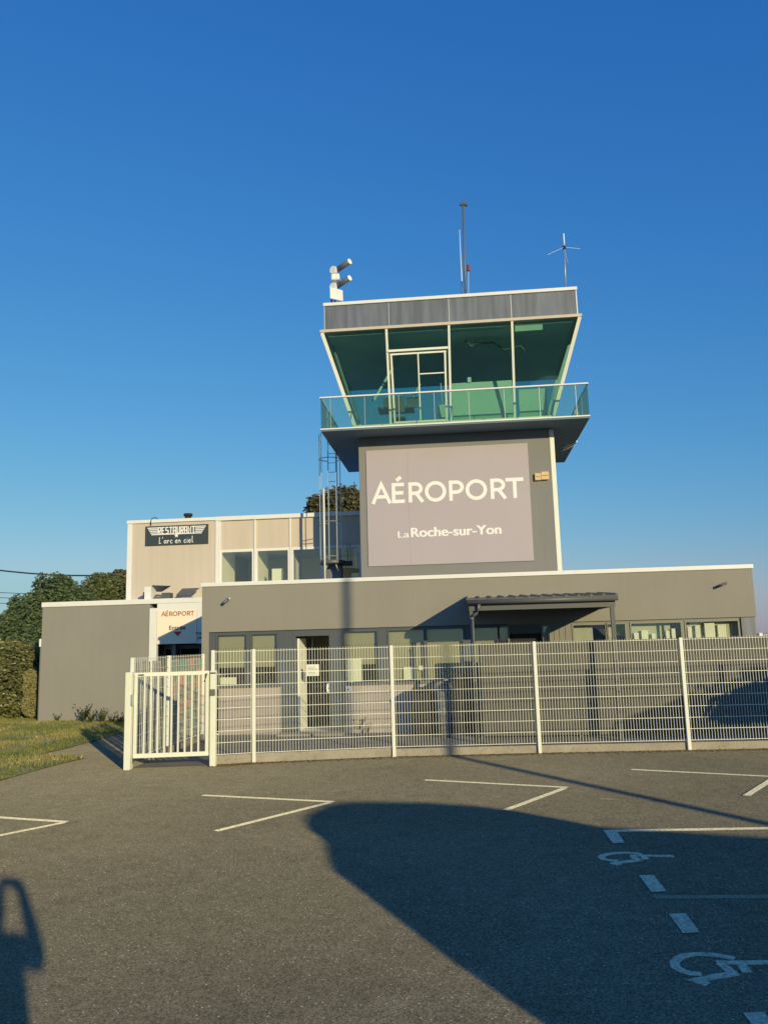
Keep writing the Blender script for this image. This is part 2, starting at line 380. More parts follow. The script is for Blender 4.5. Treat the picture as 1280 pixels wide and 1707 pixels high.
# yard between fence and building
sheet('yard_paving', [(-5.9, 13.8), (-4.3, 14.0), (-1.29, 14.75), (5.4, 15.25), (12, 15.6), (12, 24), (-5.9, 24)], .006, 'paving')
lawn_px = [(-700, 1320), (0, 1303), (60, 1286), (100, 1275), (143, 1265), (120, 1262), (66, 1259), (110, 1249), (157, 1236), (204, 1222), (230, 1210)]
lp = [gd(*p) for p in lawn_px]
lawn = [(p.x, p.y) for p in lp] + [(-9.2, 22.9), (-12.0, 22.9), (-12.5, 60), (-80, 60), (-80, 12)]
sheet('lawn', lawn, .02, 'lawn_soil')
def inside(x, y, poly):
    c = False; j = len(poly)-1
    for i in range(len(poly)):
        (x1, y1), (x2, y2) = poly[i], poly[j]
        if (y1 > y) != (y2 > y) and x < (x2-x1)*(y-y1)/(y2-y1)+x1: c = not c
        j = i
    return c
from mathutils import noise as mnoise
mb = MB(); cnt = 0
for _ in range(90000):
    x = random.uniform(-17, -6.2); y = random.uniform(11.5, 24.5)
    if not inside(x, y, lawn): continue
    d = mnoise.noise(Vector((x*.9, y*.9, 0)))
    if random.random() > .78 + d*.7: continue
    h = random.uniform(.02, .06)*(1+max(0, d)*1.2); a = random.uniform(0, 6.28); wv = random.uniform(.006, .014)
    dx, dy = math.cos(a)*wv, math.sin(a)*wv; lx, ly = random.uniform(-.03, .03), random.uniform(-.03, .03)
    mb.face([(x-dx, y-dy, .02), (x+dx, y+dy, .02), (x+lx, y+ly, .02+h)]); cnt += 1
    if cnt > 52000: break
tag(mb.build('grass', 'grass_blade', None, fixn=False), 'short mown grass with dry patches left of the gate', 'grass', kind='stuff')

def mark(name, p, q, wd, m='road_paint', z=.004):
    a, b = gd(*p), gd(*q); d = (b-a); d.z = 0; d.normalize(); nn = Vector((-d.y, d.x, 0))*wd/2
    return sheet(name, [a-nn, b-nn, b+nn, a+nn], z, m)
for a, b in (((-60, 1359), (112, 1370.5)), ((338, 1326), (556, 1337)), ((708, 1300.5), (946, 1313)), ((1052, 1283), (1330, 1297))):
    mark('parking_marking', a, b, .09)
for a, b in (((-60, 1406), (108, 1372)), ((360, 1386.5), (549, 1339)), ((842, 1351.5), (940, 1315)), ((1243, 1327.5), (1300, 1291))):
    mark('parking_marking', a, b, .09, z=.008)
mark('parking_marking', (1006, 1386), (1400, 1379), .10)
def poly_mark(pts, m='road_paint', z=.008): return sheet('parking_marking', [gd(*p) for p in pts], z, m)
poly_mark([(1007, 1388), (1028, 1387), (1041, 1406), (1021, 1407)])
poly_mark([(1064.5, 1460.5), (1089, 1460), (1111, 1487.5), (1085, 1488.5)])
poly_mark([(1114, 1525), (1142, 1524), (1166, 1556), (1138, 1557.5)])
poly_mark([(1238, 1691), (1272, 1689), (1310, 1735), (1276, 1740)])
mark('parking_marking', (1090, 1496), (1420, 1495), .09, 'worn_road_paint')
mark('parking_marking', (1000, 1332), (1024, 1333), .05, 'worn_road_paint')
def icon(strokes, wd):
    mb = MB(); k = 0
    for st in strokes:
        g = [gd(980+p[0]/4.267, 1360+p[1]/4.267) for p in st]
        e = .0008*k; k += 1
        mb.ribbon([(q.x, q.y) for q in g], wd, lambda u, v, t: Vector((u, v, t)), .002, .006+e)
    return tag(mb.build('parking_marking', 'road_paint'), kind='structure')
icon([[(1040, 1020), (960, 1003), (870, 991), (780, 987), (700, 996), (640, 1018), (612, 1048), (622, 1080), (670, 1108), (735, 1126), (805, 1130)],
      [(915, 1050), (1090, 1050), (1400, 1046)], [(940, 1055), (985, 1090), (1035, 1130), (900, 1150), (770, 1178), (850, 1205)],
      [(1080, 1055), (1105, 1085), (1130, 1118)], [(1400, 1046), (1440, 1046)]], .058)
icon([[(372, 277), (330, 269), (270, 266), (200, 267), (140, 275), (100, 288), (92, 300), (115, 313), (160, 321), (210, 324)],
      [(300, 288), (400, 287), (600, 291)], [(315, 291), (335, 305), (360, 320), (270, 330), (190, 342), (225, 352)],
      [(388, 290), (412, 314)], [(565, 291), (608, 291)]], .062)

# ------------------------------------------------------------------ terminal building (low block)
YA = 18.6; XL, XR = -6.07, 6.44
T = thing('terminal_building', (0, YA, 0), 'long low grey-brown terminal block with a row of windows behind the mesh fence', 'building')
mb = MB().box(XL, XR, YA, YA+.25, 2.35, 3.415)
mb.box(XL, fx(348), YA+.001, YA+.25, 0, 2.35)
mb.box(XL, XL+.25, YA+.25, 26, 0, 3.415); mb.box(XR-.25, XR, YA+.25, 26, 0, 3.415)
mb.build('wall', 'taupe_render', T)
mb = MB().box(XL-.03, XR+.03, YA-.035, YA+.3, 3.415, 3.505); mb.box(XL-.03, XL+.3, YA+.3, 26, 3.415, 3.505); mb.box(XR-.3, XR+.03, YA+.3, 26, 3.415, 3.505)
mb.build('roof_edge', 'white_trim', T, .006)
box('roof', 'roof_membrane', T, XL+.25, XR-.25, YA+.3, 26, 3.25, 3.35)
rm = MB().box(XL+.25, XR-.25, YA+.25, 22, 2.62, 2.7); rm.box(XL+.25, XR-.25, 20.9, 21.0, .05, 2.62)
for p in (467, 573, 640, 841, 915, 1146): rm.box(fx(p)-.04, fx(p)+.04, YA+.3, 20.9, .05, 2.62)
rm.build('interior_wall', 'interior_cream', T)
box('interior_floor', 'interior_floor', T, XL+.25, XR-.25, YA+.05, 22, .01, .045)
YF = YA+.07
# low wall panels under the windows
mb = MB()
for a, b in ((365, 467), (573, 848)): mb.box(fx(a), fx(b), YF-.03, YF+.12, 0, 1.06)
mb.build('low_wall', 'low_wall', T)
box('low_wall', 'taupe_render', T, fx(915), fx(1238), YF-.03, YF+.12, 0, 1.06)
# frames
def frame_px(name, m, a, b, z0, z1, y0=YF-.02, y1=YF+.08): return box(name, m, T, fx(a), fx(b), y0, y1, z0, z1)
ZT = 2.27
left = [(362, 410), (419, 461), (573, 629), (648, 706.5), (712, 772), (790, 831)]
right = [(833, 847.5), (907, 917), (958, 1011), (1015, 1044), (1055, 1137.5), (1147, 1234)]
def window(a, b, m):
    x0, x1 = fx(a), fx(b); f = MB(); fwd = .035
    f.box(x0-fwd, x0, YF-.035, YF+.05, 1.06, ZT); f.box(x1, x1+fwd, YF-.035, YF+.05, 1.06, ZT)
    f.box(x0-fwd, x1+fwd, YF-.035, YF+.05, ZT, ZT+.045); f.box(x0-fwd, x1+fwd, YF-.06, YF+.05, 1.0605, 1.12)
    o = f.build('window', m, T)
    box('pane', 'window_glass', o, x0, x1, YF, YF+.012, 1.12, ZT)
for a, b in left: window(a, b, 'dark_frame')
for a, b in right: window(a, b, 'grey_frame')
mb = MB()
mb.box(fx(348)+.002, fx(848), YF-.018, YF+.06, ZT+.047, 2.3495)
mb.box(fx(348)+.002, fx(362)-.038, YF-.018, YF+.06, 0, ZT+.047)
for a, b in ((410, 419), (629, 648), (772, 790)):
    if fx(b)-fx(a) > .08: mb.box(fx(a)+.037, fx(b)-.037, YF-.018, YF+.06, 1.062, ZT+.047)
mb.box(fx(461)+.037, fx(489), YF-.02, YF+.06, .0, ZT+.047)
mb.box(fx(552), fx(573)-.037, YF-.02, YF+.06, .0, ZT+.047)
mb.build('window_band', 'dark_frame', T)
mb = MB(); mb.box(fx(848), fx(1238), YF-.018, YF+.06, ZT+.047, 2.3495)
for a, b in ((917, 958), (1044, 1055), (1137.5, 1147)):
    if fx(b)-fx(a) > .08: mb.box(fx(a)+.037, fx(b)-.037, YF-.018, YF+.06, 1.062, ZT+.047)
for p in (925, 934, 944): mb.box(fx(p), fx(p)+.015, YF-.03, YF-.018, 1.062, ZT+.04)
mb.build('window_band', 'grey_frame', T)
box('corner_pier', 'zinc_panel', T, fx(1240), XR-.02, YF-.03, YF+.1, 0, 2.3495)
mb = MB().box(fx(770.5), fx(772.5), YF+.05, YF+.09, 1.12, ZT-.02); mb.build('blind_edge', 'letter_white', T)
# second door under the canopy
D2 = box('door', 'interior_dark', T, fx(850), fx(903), YF+.01, YF+.06, .02, 2.12)
mb = MB().box(fx(848)+.002, fx(850), YF-.03, YF+.08, 0, ZT+.046); mb.box(fx(903), fx(905), YF-.03, YF+.08, 0, ZT+.046); mb.box(fx(850), fx(903), YF-.025, YF+.08, 2.121, ZT+.046)
mb.build('door_frame', 'dark_frame', D2)
# main door, open leaf inside
d0, d1 = fx(489), fx(552)
D1 = MB().box(d0, d0+.05, YF-.03, YF+.07, 0, 2.2); D1.box(d1-.05, d1, YF-.03, YF+.07, 0, 2.2); D1.box(d0, d1, YF-.03, YF+.07, 2.2, ZT+.05)
D1 = D1.build('door', 'dark_frame', T)
box('door_leaf', 'interior_cream', D1, d0+.06, d0+.1, YF+.1, YF+1.0, .05, 2.15)
mb = MB().box(d0+.25, d1-.055, YF+.9, YF+.93, .98, 1.03); mb.box(d0+.25, d1-.055, YF+.9, YF+.93, 1.62, 1.66); mb.box(d0+.25, d0+.29, YF+.895, YF+.935, .05, 2.2)
mb.build('rail', 'dull_steel', D1)
box('inner_wall', 'hall_wall', D1, d0-.2, fx(573)+.03, YF+1.4, YF+1.45, .05, 2.6)
nb = box('notice', 'paper', D1, fx(509), fx(530), YF+.03, YF+.035, 1.29, 1.55)
mb = MB()
for i in range(6): mb.box(fx(511.5), fx(511.5+random.uniform(10, 16)), YF+.026, YF+.0295, 1.33+i*.032, 1.337+i*.032)
mb.build('writing', 'ink', nb)
mb = MB(); c = at(551, 1147, YF+.02); mb.prism([(c.x+.1*math.cos(t*math.pi/10), YF+.03, c.z+.13*math.sin(t*math.pi/10)) for t in range(20)], (0, .012, 0))
rs = mb.build('round_sign', 'letter_white', D1); box('bar', 'ink', rs, c.x-.05, c.x+.06, YF+.02, YF+.0295, c.z-.015, c.z+.012)
box('step', 'concrete', T, d0-.3, d1+.3, YF-.55, YF-.04, 0, .05, bevel=.01)
ib = box('intercom', 'letter_white', T, fx(575), fx(584), YF-.08, YF-.033, .92, 1.05, bevel=.006); box('lens', 'ink', ib, fx(578), fx(581), YF-.085, YF-.0815, .955, .985)
# papers and added blinds behind the glass
for a, b, z0, z1 in ((576, 601, 1.14, 1.66), (671, 690, 1.16, 1.44), (696, 705, 1.36, 1.46), (365, 392, 1.14, 1.3)):
    mb = MB().box(fx(a), fx(b), YF+.05, YF+.055, z0, z1); o = mb.build('poster', 'paper', T)
mb = MB()
for a, b, h in ((1060, 1068, 1.95), (1073, 1084, 2.0), (1090, 1096, 1.92), (1114, 1120, 1.98), (1124, 1130, 2.02), (1151, 1158, 2.05), (1164, 1172, 2.08), (1180, 1197, 2.12), (1202, 1216, 2.08)):
    mb.box(fx(a), fx(b), YF+.07, YF+.13, .05, h+.12)
mb.build('cupboard', 'interior_cream', T)
for a, b in left: box('roller_blind', 'blind_cloth', T, fx(a)-.01, fx(b)+.01, YF+.10, YF+.104, 1.52 if a < 600 else 1.14, ZT+.03)  # added behind the left panes to brighten their upper part
for a, b in right[1:]: box('roller_blind', 'pale_backing', T, fx(a)-.3, fx(b)+.1, YF+.17, YF+.175, .3, 2.5)  # pale backing added to brighten the right panes
box('folded_parasol', 'interior_dark', T, fx(1107), fx(1111), YF+.03, YF+.06, .05, 2.26)
mb = MB()
for a, b, t in ((959, 1006, 2.15), (963, 990, 2.2)): mb.box(fx(a), fx(b), YF+.25, YF+.3, .05, t)
mb.build('pane_reflection', 'interior_dark', T)  # dark boards stand in for a dark reflection in this pane
# wall fittings
for (px, py, nm) in ((376, 1002, 'camera'), (1203, 974.5, 'wall_lamp')):
    c = at(px, py, YA-.12); o = MB(); dl = .09 if nm == 'camera' else .12
    if nm == 'camera':
        o.tube([c+Vector((.06, .05, .05)), c+Vector((-.04, -.05, -.05))], .035, 10); oo = o.build('camera', 'dull_steel', T)
        MB().tube([c+Vector((.06, .05, .05)), c+Vector((.07, .115, .06))], .025, 8).build('bracket', 'letter_white', oo)
    else:
        o.tube([c+Vector((-.08, 0, -.035)), c+Vector((.09, 0, .03))], .032, 10); oo = o.build('lamp', 'canopy_steel', T)
        MB().tube([c, c+Vector((0, .115, 0))], .02, 8).build('bracket', 'canopy_steel', oo)

# ------------------------------------------------------------------ entrance canopy
C0 = thing('entrance_canopy', (1.6, 17.5, 0), 'dark steel canopy with ribbed roof sheet gutter and downpipe against the low terminal wall', 'canopy')
cx0, cx1, cyf = .13, 3.07, 16.5
mb = MB(); zc = 2.80
mb.box(cx0+.02, cx1-.02, cyf+.06, cyf+.14, zc-.21, zc-.075)
mb.box(cx0+.02, cx0+.09, cyf+.1401, YA-.001, zc-.20, zc-.06); mb.box(cx1-.09, cx1-.02, cyf+.1401, YA-.001, zc-.20, zc-.06)
mb.build('beam', 'canopy_steel', C0)
# ribbed sheet
prof = []; n = 12; pitch = (cx1-cx0)/n
for i in range(n+1):
    x = cx0+i*pitch
    prof += [(x-.03, 0), (x-.012, .04), (x+.012, .04), (x+.03, 0)]
mb = MB(); y0, y1, z0, z1 = cyf-.05, YA-.002, zc+.015, zc+.16
for i in range(len(prof)-1):
    a, b = prof[i], prof[i+1]
    mb.face([(a[0], y0, z0+a[1]), (b[0], y0, z0+b[1]), (b[0], y1, z1+b[1]), (a[0], y1, z1+a[1])])
    mb.face([(a[0], y0, z0-.012), (b[0], y0, z0-.012), (b[0], y1, z1-.012), (a[0], y1, z1-.012)])
    mb.face([(a[0], y0, z0+a[1]), (b[0], y0, z0+b[1]), (b[0], y0, z0-.012), (a[0], y0, z0-.012)])
mb.build('roof_sheet', 'canopy_steel', C0)
box('ceiling', 'soffit_grey', C0, cx0+.0905, cx1-.0905, cyf+.1405, YA-.003, zc-.15, zc-.13)
mb = MB(); mb.tube([(cx0-.02, cyf-.02, zc-.04), (cx1+.02, cyf-.02, zc-.04)], .055, 14); mb.build('gutter', 'canopy_steel', C0)
mb = MB().bar((cx1-.08, cyf+.1, 0), (cx1-.08, cyf+.1, zc-.212), .08); mb.build('post', 'canopy_steel', C0)
mb = MB().bar((cx0+.06, cyf+.1, 0), (cx0+.06, cyf+.1, zc-.212), .07); mb.build('post', 'canopy_steel', C0)
mb = MB(); px = cx0+.22
mb.tube([(px, cyf-.02, zc-.08), (px, cyf-.02, zc-.18), (px-.05, cyf, zc-.26), (px-.13, cyf+.02, zc-.31), (px-.15, cyf+.02, zc-.38), (px-.15, cyf+.02, .02)], .034, 12)
for z in (zc-.37, 1.2): mb.tube([(px-.15, cyf+.02, z-.03), (px-.15, cyf+.02, z+.03)], .04, 12)
mb.build('downpipe', 'dull_steel', C0)
box('ceiling_lamp', 'letter_white', C0, 1.3, 1.42, 17.5, 17.62, zc-.18, zc-.151)

# ------------------------------------------------------------------ privacy screen in the yard
S = thing('privacy_screen', (6, 17.2, 0), 'grey-brown board screen standing in the yard behind the right half of the mesh fence', 'screen')
zs = 1.93; mb = MB(); x = .34
while x < 11.5:
    mb.box(x, x+1.99, 17.2, 17.23, .05, zs); x += 2.0
mb.build('panel', 'screen_board', S)
mb = MB()
for i in range(10): mb.box(.34, 11.5, 17.193, 17.1995, .2+i*.19, .21+i*.19)
mb.build('joint', 'dark_frame', S)
x = .34
for i in range(6): box('post', 'dark_frame', S, .29+2*i, .338+2*i if i == 0 else .33+2*i, 17.231, 17.29, 0, zs-.02)

# ------------------------------------------------------------------ mesh fence
def mesh_panel(par, P, Q, z0, z1, m='cream_metal', step=.05, rows=10, rv=.0029, lead=0):
    P, Q = Vector((*P, 0)), Vector((*Q, 0)); L = (Q-P).length; d = (Q-P)/L; n = int(L/step); mb = MB()
    nn = Vector((-d.y, d.x, 0))
    for i in range(n+1):
        p = P+d*((L-n*step)/2+i*step); mb.bar(p+Vector((0, 0, z0)), p+Vector((0, 0, z1+.03)), rv*2)
    for k in range(rows):
        z = z0+.012+(z1-z0-.012)*k/(rows-1)
        for s_ in (-1, 1): mb.bar(P+nn*s_*.0065+Vector((0, 0, z)), Q+nn*s_*.0065+Vector((0, 0, z)), .0075)
    return mb.build('mesh_panel', m, par)
FP = [(-4.36, 14.01), (-3.69, 14.23), (-1.29, 14.72), (1.27, 14.92), (3.86, 15.03), (6.45, 15.14), (9.0, 15.25)]
M = thing('mesh_fence', (1.2, 14.9, 0), 'long cream double-wire mesh fence on a low concrete plinth across the car park edge', 'fence')
for i in range(len(FP)-1):
    P, Q = Vector((*FP[i], 0)), Vector((*FP[i+1], 0)); d = (Q-P).normalized(); b = Vector((-d.y, d.x, 0))*.035
    mesh_panel(M, P[:2] if False else (P+b).xy, (Q+b).xy, .16, 1.92)
    Pb, Qb = P+b*2.2, Q+b*2.2
    MB().hexa([P+b*.9+d*.03, Q+b*.9-d*.03, Q+b*3-d*.03, P+b*3+d*.03], [v+Vector((0, 0, .135+.02*(i < 2))) for v in (P+b*.9+d*.03, Q+b*.9-d*.03, Q+b*3-d*.03, P+b*3+d*.03)]).build('plinth', 'concrete', M)
for i, p in enumerate(FP):
    MB().box(p[0]-.03, p[0]+.03, p[1]-.03, p[1]+.02, 0, 1.95).build('post', 'cream_metal', M, .004)
# dry leaves and dirt against the plinth
mb = MB()
for _ in range(4200):
    k = random.random()*5; i = int(k); f = k-i; P, Q = Vector(FP[i]), Vector(FP[i+1]); p = P.lerp(Q, f); r = random.random()**2
    x, y = p.x+random.uniform(-.05, .05), p.y-.02-r*.22; s = random.uniform(.006, .018); a = random.uniform(0, 6.3)
    mb.face([(x+s*math.cos(a), y+s*math.sin(a), .007), (x+s*math.cos(a+2), y+s*math.sin(a+2), .012+s*random.random()), (x+s*math.cos(a+4), y+s*math.sin(a+4), .007)])
tag(mb.build('leaf_litter', 'dry_leaf', fixn=False), 'dry leaf litter along the foot of the fence plinth', 'leaf litter', kind='stuff')

# return fence with woven strips
Rf = thing('return_fence', (-5.8, 15.8, 0), 'mesh fence behind the gate with faded teal and pink strips woven through it', 'fence')
RP = [(-5.72, 13.78), (-5.83, 15.85), (-5.80, 17.9)]
for i in range(2):
    mesh_panel(Rf, RP[i], RP[i+1], .12, 1.83, step=.1, rows=10, rv=.003)
for p in RP: MB().box(p[0]-.03, p[0]+.03, p[1]-.03, p[1]+.03, 0, 1.86).build('post', 'cream_metal', Rf, .004)
MB().bar((-5.75, 13.85, .06), (-5.80, 17.85, .06), .09, .12).build('plinth', 'concrete', Rf)
def stripmat(name, cols):
    m = mat(name, cols[0], .8, .2, 14); n = m.node_tree; L = n.links.new; b = n.nodes['Principled BSDF']
    tc = n.nodes.new('ShaderNodeTexCoord'); mp = n.nodes.new('ShaderNodeVectorMath'); mp.operation = 'MULTIPLY'; mp.inputs[1].default_value = (0, 4.7, 5.2)
    fl = n.nodes.new('ShaderNodeVectorMath'); fl.operation = 'FLOOR'; wn = n.nodes.new('ShaderNodeTexWhiteNoise'); cr = n.nodes.new('ShaderNodeValToRGB'); cr.color_ramp.interpolation = 'CONSTANT'
    L(tc.outputs['Object'], mp.inputs[0]); L(mp.outputs[0], fl.inputs[0]); L(fl.outputs[0], wn.inputs['Vector']); L(wn.outputs['Value'], cr.inputs[0])
    cr.color_ramp.elements[0].color = (*cols[0], 1); cr.color_ramp.elements[1].color = (*cols[1], 1); cr.color_ramp.elements[1].position = .42
    e = cr.color_ramp.elements.new(.86); e.color = (*cols[2], 1)
    no = n.nodes.new('ShaderNodeTexNoise'); no.inputs['Scale'].default_value = 30; L(tc.outputs['Object'], no.inputs['Vector'])
    mr = n.nodes.new('ShaderNodeMapRange'); mr.inputs[3].default_value = .6; mr.inputs[4].default_value = 1.3; L(no.outputs['Fac'], mr.inputs[0])
    sc_ = n.nodes.new('ShaderNodeVectorMath'); sc_.operation = 'SCALE'; L(cr.outputs[0], sc_.inputs[0]); L(mr.outputs[0], sc_.inputs['Scale']); L(sc_.outputs[0], b.inputs['Base Color'])
stripmat('strip_colour', ((.15, .30, .26), (.55, .30, .24), (.30, .27, .26))); stripmat('strip_grey', ((.30, .28, .29), (.22, .22, .22), (.40, .37, .36)))
for j in range(2):
    P, Q = Vector((*RP[j], 0)), Vector((*RP[j+1], 0)); n = 19
    for i in range(n):
        if j == 0 and random.random() < .3: continue
        p0, p1 = P.lerp(Q, (i+.10)/n), P.lerp(Q, (i+.92)/n); o = random.choice([.012, .018]); A_, B_ = Vector((-o, 0, 0)), Vector((-o-.003, 0, 0))
        zl, zh = Vector((0, 0, .17+random.uniform(0, .03))), Vector((0, 0, 1.79-random.uniform(0, .02)))
        MB().hexa([p0+A_+zl, p1+A_+zl, p1+B_+zl, p0+B_+zl], [p0+A_+zh, p1+A_+zh, p1+B_+zh, p0+B_+zh]).build('woven_strip', 'strip_grey' if j == 0 and i < 15 else 'strip_colour', Rf)

# far fence seen past the right end
FF = thing('far_fence', (9, 23, 0), 'white mesh fence end showing just past the right corner of the terminal', 'fence')
pf = at(1266, 1057, 22.5); mesh_panel(FF, (pf.x, 22.5), (pf.x+3.2, 22.9), .1, pf.z-.02, 'white_trim', rows=8, rv=.004)
for q in (0, 1): MB().box(pf.x-.04+q*3.2, pf.x+.04+q*3.2, 22.43+q*.4, 22.5+q*.4, 0, pf.z+.03).build('post', 'cream_metal', FF)

# ------------------------------------------------------------------ gate
Gt = thing('pedestrian_gate', (-5.0, 13.65, 0), 'cream steel pedestrian gate with vertical bars hung between two square posts', 'gate')
g0, g1 = Vector((-5.70, 13.58, 0)), Vector((-4.36, 13.82, 0))
a, b = gd(211, 1284), gd(354, 1278.5)
ZG = at(213, 1121, a.y).z; ZG2 = at(354, 1118, b.y).z
MB().box(a.x-.055, a.x+.055, a.y, a.y+.11, 0, ZG).build('post', 'gate_paint', Gt, .006)
p2 = MB().box(b.x-.05, b.x+.05, b.y, b.y+.10, 0, ZG2).build('post', 'gate_paint', Gt, .006)
d = (b-a); d.z = 0; d.normalize(); s0 = a+d*.085+Vector((0, .05, 0)); s1 = b-d*.075+Vector((0, .05, 0)); zb, zt = .19, 1.60
def gp(f, z): q = s0.lerp(s1, f); return Vector((q.x, q.y, z))
mb = MB(); Lg = (s1-s0).length; fr_ = .06/Lg
mb.bar(gp(0, zb+.03), gp(1, zb+.03), .05, .07); mb.bar(gp(0, zt-.03), gp(1, zt-.03), .05, .065)
mb.bar(gp(fr_/2, zb+.066), gp(fr_/2, zt-.064), .052, .052); mb.bar(gp(1-fr_/2, zb+.066), gp(1-fr_/2, zt-.064), .052, .052)
fm = mb.build('frame', 'gate_paint', Gt, .003)
for i in range(9):
    f = fr_+(1-2*fr_)*(i+1)/10; MB().bar(gp(f, zb+.066), gp(f, zt-.064), .026).build('bar', 'gate_paint', Gt)
hp = gp(1-fr_/2, 1.5)
mb = MB().tube([hp+Vector((0, -.03, .05)), hp+Vector((0, -.08, .05)), hp+Vector((-.0, -.09, .0)), hp+Vector((-.03, -.09, -.08))], .012, 8); mb.build('handle', 'black_plastic', Gt)
mb = MB().box(b.x-.04, b.x+.05, b.y-.012, b.y-.001, ZG2-.05, ZG2-.03); mb.build('hinge_strap', 'black_plastic', Gt)
mb = MB().box(b.x-.045, b.x+.045, b.y-.02, b.y-.002, 1.18, 1.29); mb.build('lock_box', 'bin_grey', Gt, .004)
mb = MB().box(a.x+.05, a.x+.085, a.y-.01, a.y+.08, 1.05, 1.24); mb.build('hinge', 'galvanised', Gt, .004)
mb = MB().box(gp(fr_, 0).x+.01, gp(fr_, 0).x+.11, gp(fr_, 0).y-.034, gp(fr_, 0).y-.027, zt-.045, zt-.025); mb.build('plate', 'ink', Gt)

# ------------------------------------------------------------------ bins
def wheelie(x, y, wdt, h, label, col='black_plastic'):
    t = thing('wheelie_bin', (x, y, 0), label, 'bin', 'bins against the terminal wall')
    MB().hexa([(x-wdt*.4, y-.22, .06), (x+wdt*.4, y-.22, .06), (x+wdt*.4, y+.2, .06), (x-wdt*.4, y+.2, .06)],
              [(x-wdt*.5, y-.28, h), (x+wdt*.5, y-.28, h), (x+wdt*.5, y+.26, h), (x-wdt*.5, y+.26, h)]).build('body', col, t, .02)
    MB().hexa([(x-wdt*.54, y-.31, h+.002), (x+wdt*.54, y-.31, h+.002), (x+wdt*.54, y+.3, h+.002), (x-wdt*.54, y+.3, h+.002)],
              [(x-wdt*.48, y-.27, h+.05), (x+wdt*.48, y-.27, h+.05), (x+wdt*.48, y+.28, h+.09), (x-wdt*.48, y+.28, h+.09)]).build('lid', col, t, .015)
    for s in (-1, 1): MB().tube([(x+s*wdt*.46, y+.2, .1), (x+s*wdt*.38, y+.2, .1)], .1, 14).build('wheel', 'rubber', t)
    MB().tube([(x-wdt*.4, y+.33, h-.02), (x+wdt*.4, y+.33, h-.02)], .015, 8).build('handle', col, t)
wheelie(fx(703, 18.0), 18.05, .52, .92, 'smaller black wheelie bin beside the grey litter bin under the windows')
wheelie(fx(768, 18.0), 18.0, .62, 1.22, 'taller black wheelie bin next to the canopy post')
t = thing('litter_bin', (fx(735, 17.6), 17.6, 0), 'slim grey litter bin with a domed hood in front of the black wheelie bins', 'bin')
xx = fx(735, 17.6)
MB().tube([(xx, 17.6, .0), (xx, 17.6, .95)], .14, 20).build('body', 'bin_grey', t)
hood = MB(); hood.tube([(xx-.17, 17.6, 1.0), (xx-.11, 17.6, 1.1), (xx, 17.6, 1.14), (xx+.11, 17.6, 1.1), (xx+.17, 17.6, 1.0)], .05, 10)
hood.build('hood', 'dull_steel', t)

# ------------------------------------------------------------------ left wing
W = thing('side_wing', (-9.8, 22.9, 0), 'windowless grey-brown side wing with a white roof edge standing on the lawn', 'building')
YW = 22.9; wl = at(72, 1010, YW).x
mb = MB().box(wl, -9.02, YW, YW+4.5, 0, 3.30); mb.box(-9.02, -6.08, YW+2.2, YW+4.5, 0, 3.30); mb.build('wall', 'wing_render', W)
mb = MB().box(wl-.02, -6.08, YW-.04, YW+4.5, 3.30, 3.44); mb.build('roof_edge', 'white_trim', W, .005)
mb = MB().tube([(wl-.05, YW+.12, .05), (wl-.05, YW+.12, 2.3)], .04, 10); mb.build('downpipe', 'taupe_render', W)
box('lamp', 'letter_white', W, wl-.08, wl-.005, YW+.02, YW+.1, 2.15, 2.38, bevel=.01)
mb = MB().box(-9.02, -8.80, YW-.03, YW+.12, 0, 3.17); mb.box(-8.80, -6.08, YW-.025, YW+.12, 3.10, 3.17); mb.box(-8.80, -6.08, YW-.02, YW+.12, 3.1705, 3.299)
mb.box(-7.60, -7.46, YW-.028, YW+.12, 2.12, 3.099); mb.build('portal_frame', 'white_trim', W)
mb = MB().box(-8.80, -6.08, YW+1.2, YW+1.25, 0, 2.13); mb.build('inner_door', 'interior_dark', W)
mb = MB()
for x in (-8.77, -8.56, -8.3, -7.7): mb.box(x, x+.05, YW+.5, YW+.56, 0, 2.1)
mb.box(-8.77, -7.0, YW+.499, YW+.561, 1.98, 2.1); mb.build('door_frame', 'dark_frame', W)
box('inner_pier', 'zinc_panel', W, -8.42, -8.31, YW+.2, YW+.4, 0, 2.12)
# signs on the portal
E = thing('entrance_sign', (-8.2, YW-.04, 2.6), 'cream entrance sign reading AÉROPORT Entrée with a red triangle above the side door', 'sign')
box('panel', 'cream_panel', E, -8.79, -7.61, YW-.035, YW+.05, 2.13, 3.099)
def gletters(seq):
    out_ = []
    for ch, x, w_ in seq:
        if ch == 'A': st = [[(0, 0), (.5, .98), (1, 0)], [(.19, .34), (.81, .34)]]
        elif ch in 'EÉ':
            st = [[(.98, .08), (.12, .08), (.12, .92), (.95, .92)], [(.12, .5), (.88, .5)]]
            if ch == 'É': st.append([(.36, 1.12), (.72, 1.30)])
        elif ch == 'R': st = [[(.12, 0), (.12, 1.007)], [(.2, .92)]+[(.12+(.5+.36*math.cos(rad(90-12*i)))*0+(.42 if 0 else 0)+(.45+.37*math.sin(rad(12*i))-.12), .685+.235*math.cos(rad(12*i))) for i in range(0, 16)]+[(.2, .45)], [(.50, .45), (.92, .0)]]
        elif ch == 'P': st = [[(.12, 0), (.12, 1.007)], [(.2, .92)]+[(.48+.42*math.sin(rad(12*i)), .67+.25*math.cos(rad(12*i))) for i in range(0, 16)]+[(.2, .42)]]
        elif ch == 'O': st = [(arc(.5, .5, .43, .43, 0, 345, 23),)]
        elif ch == 'T': st = [[(.5, 0), (.5, .84)], [(0, .92), (1, .92)]]
        out_.append((x, w_, st))
    return out_
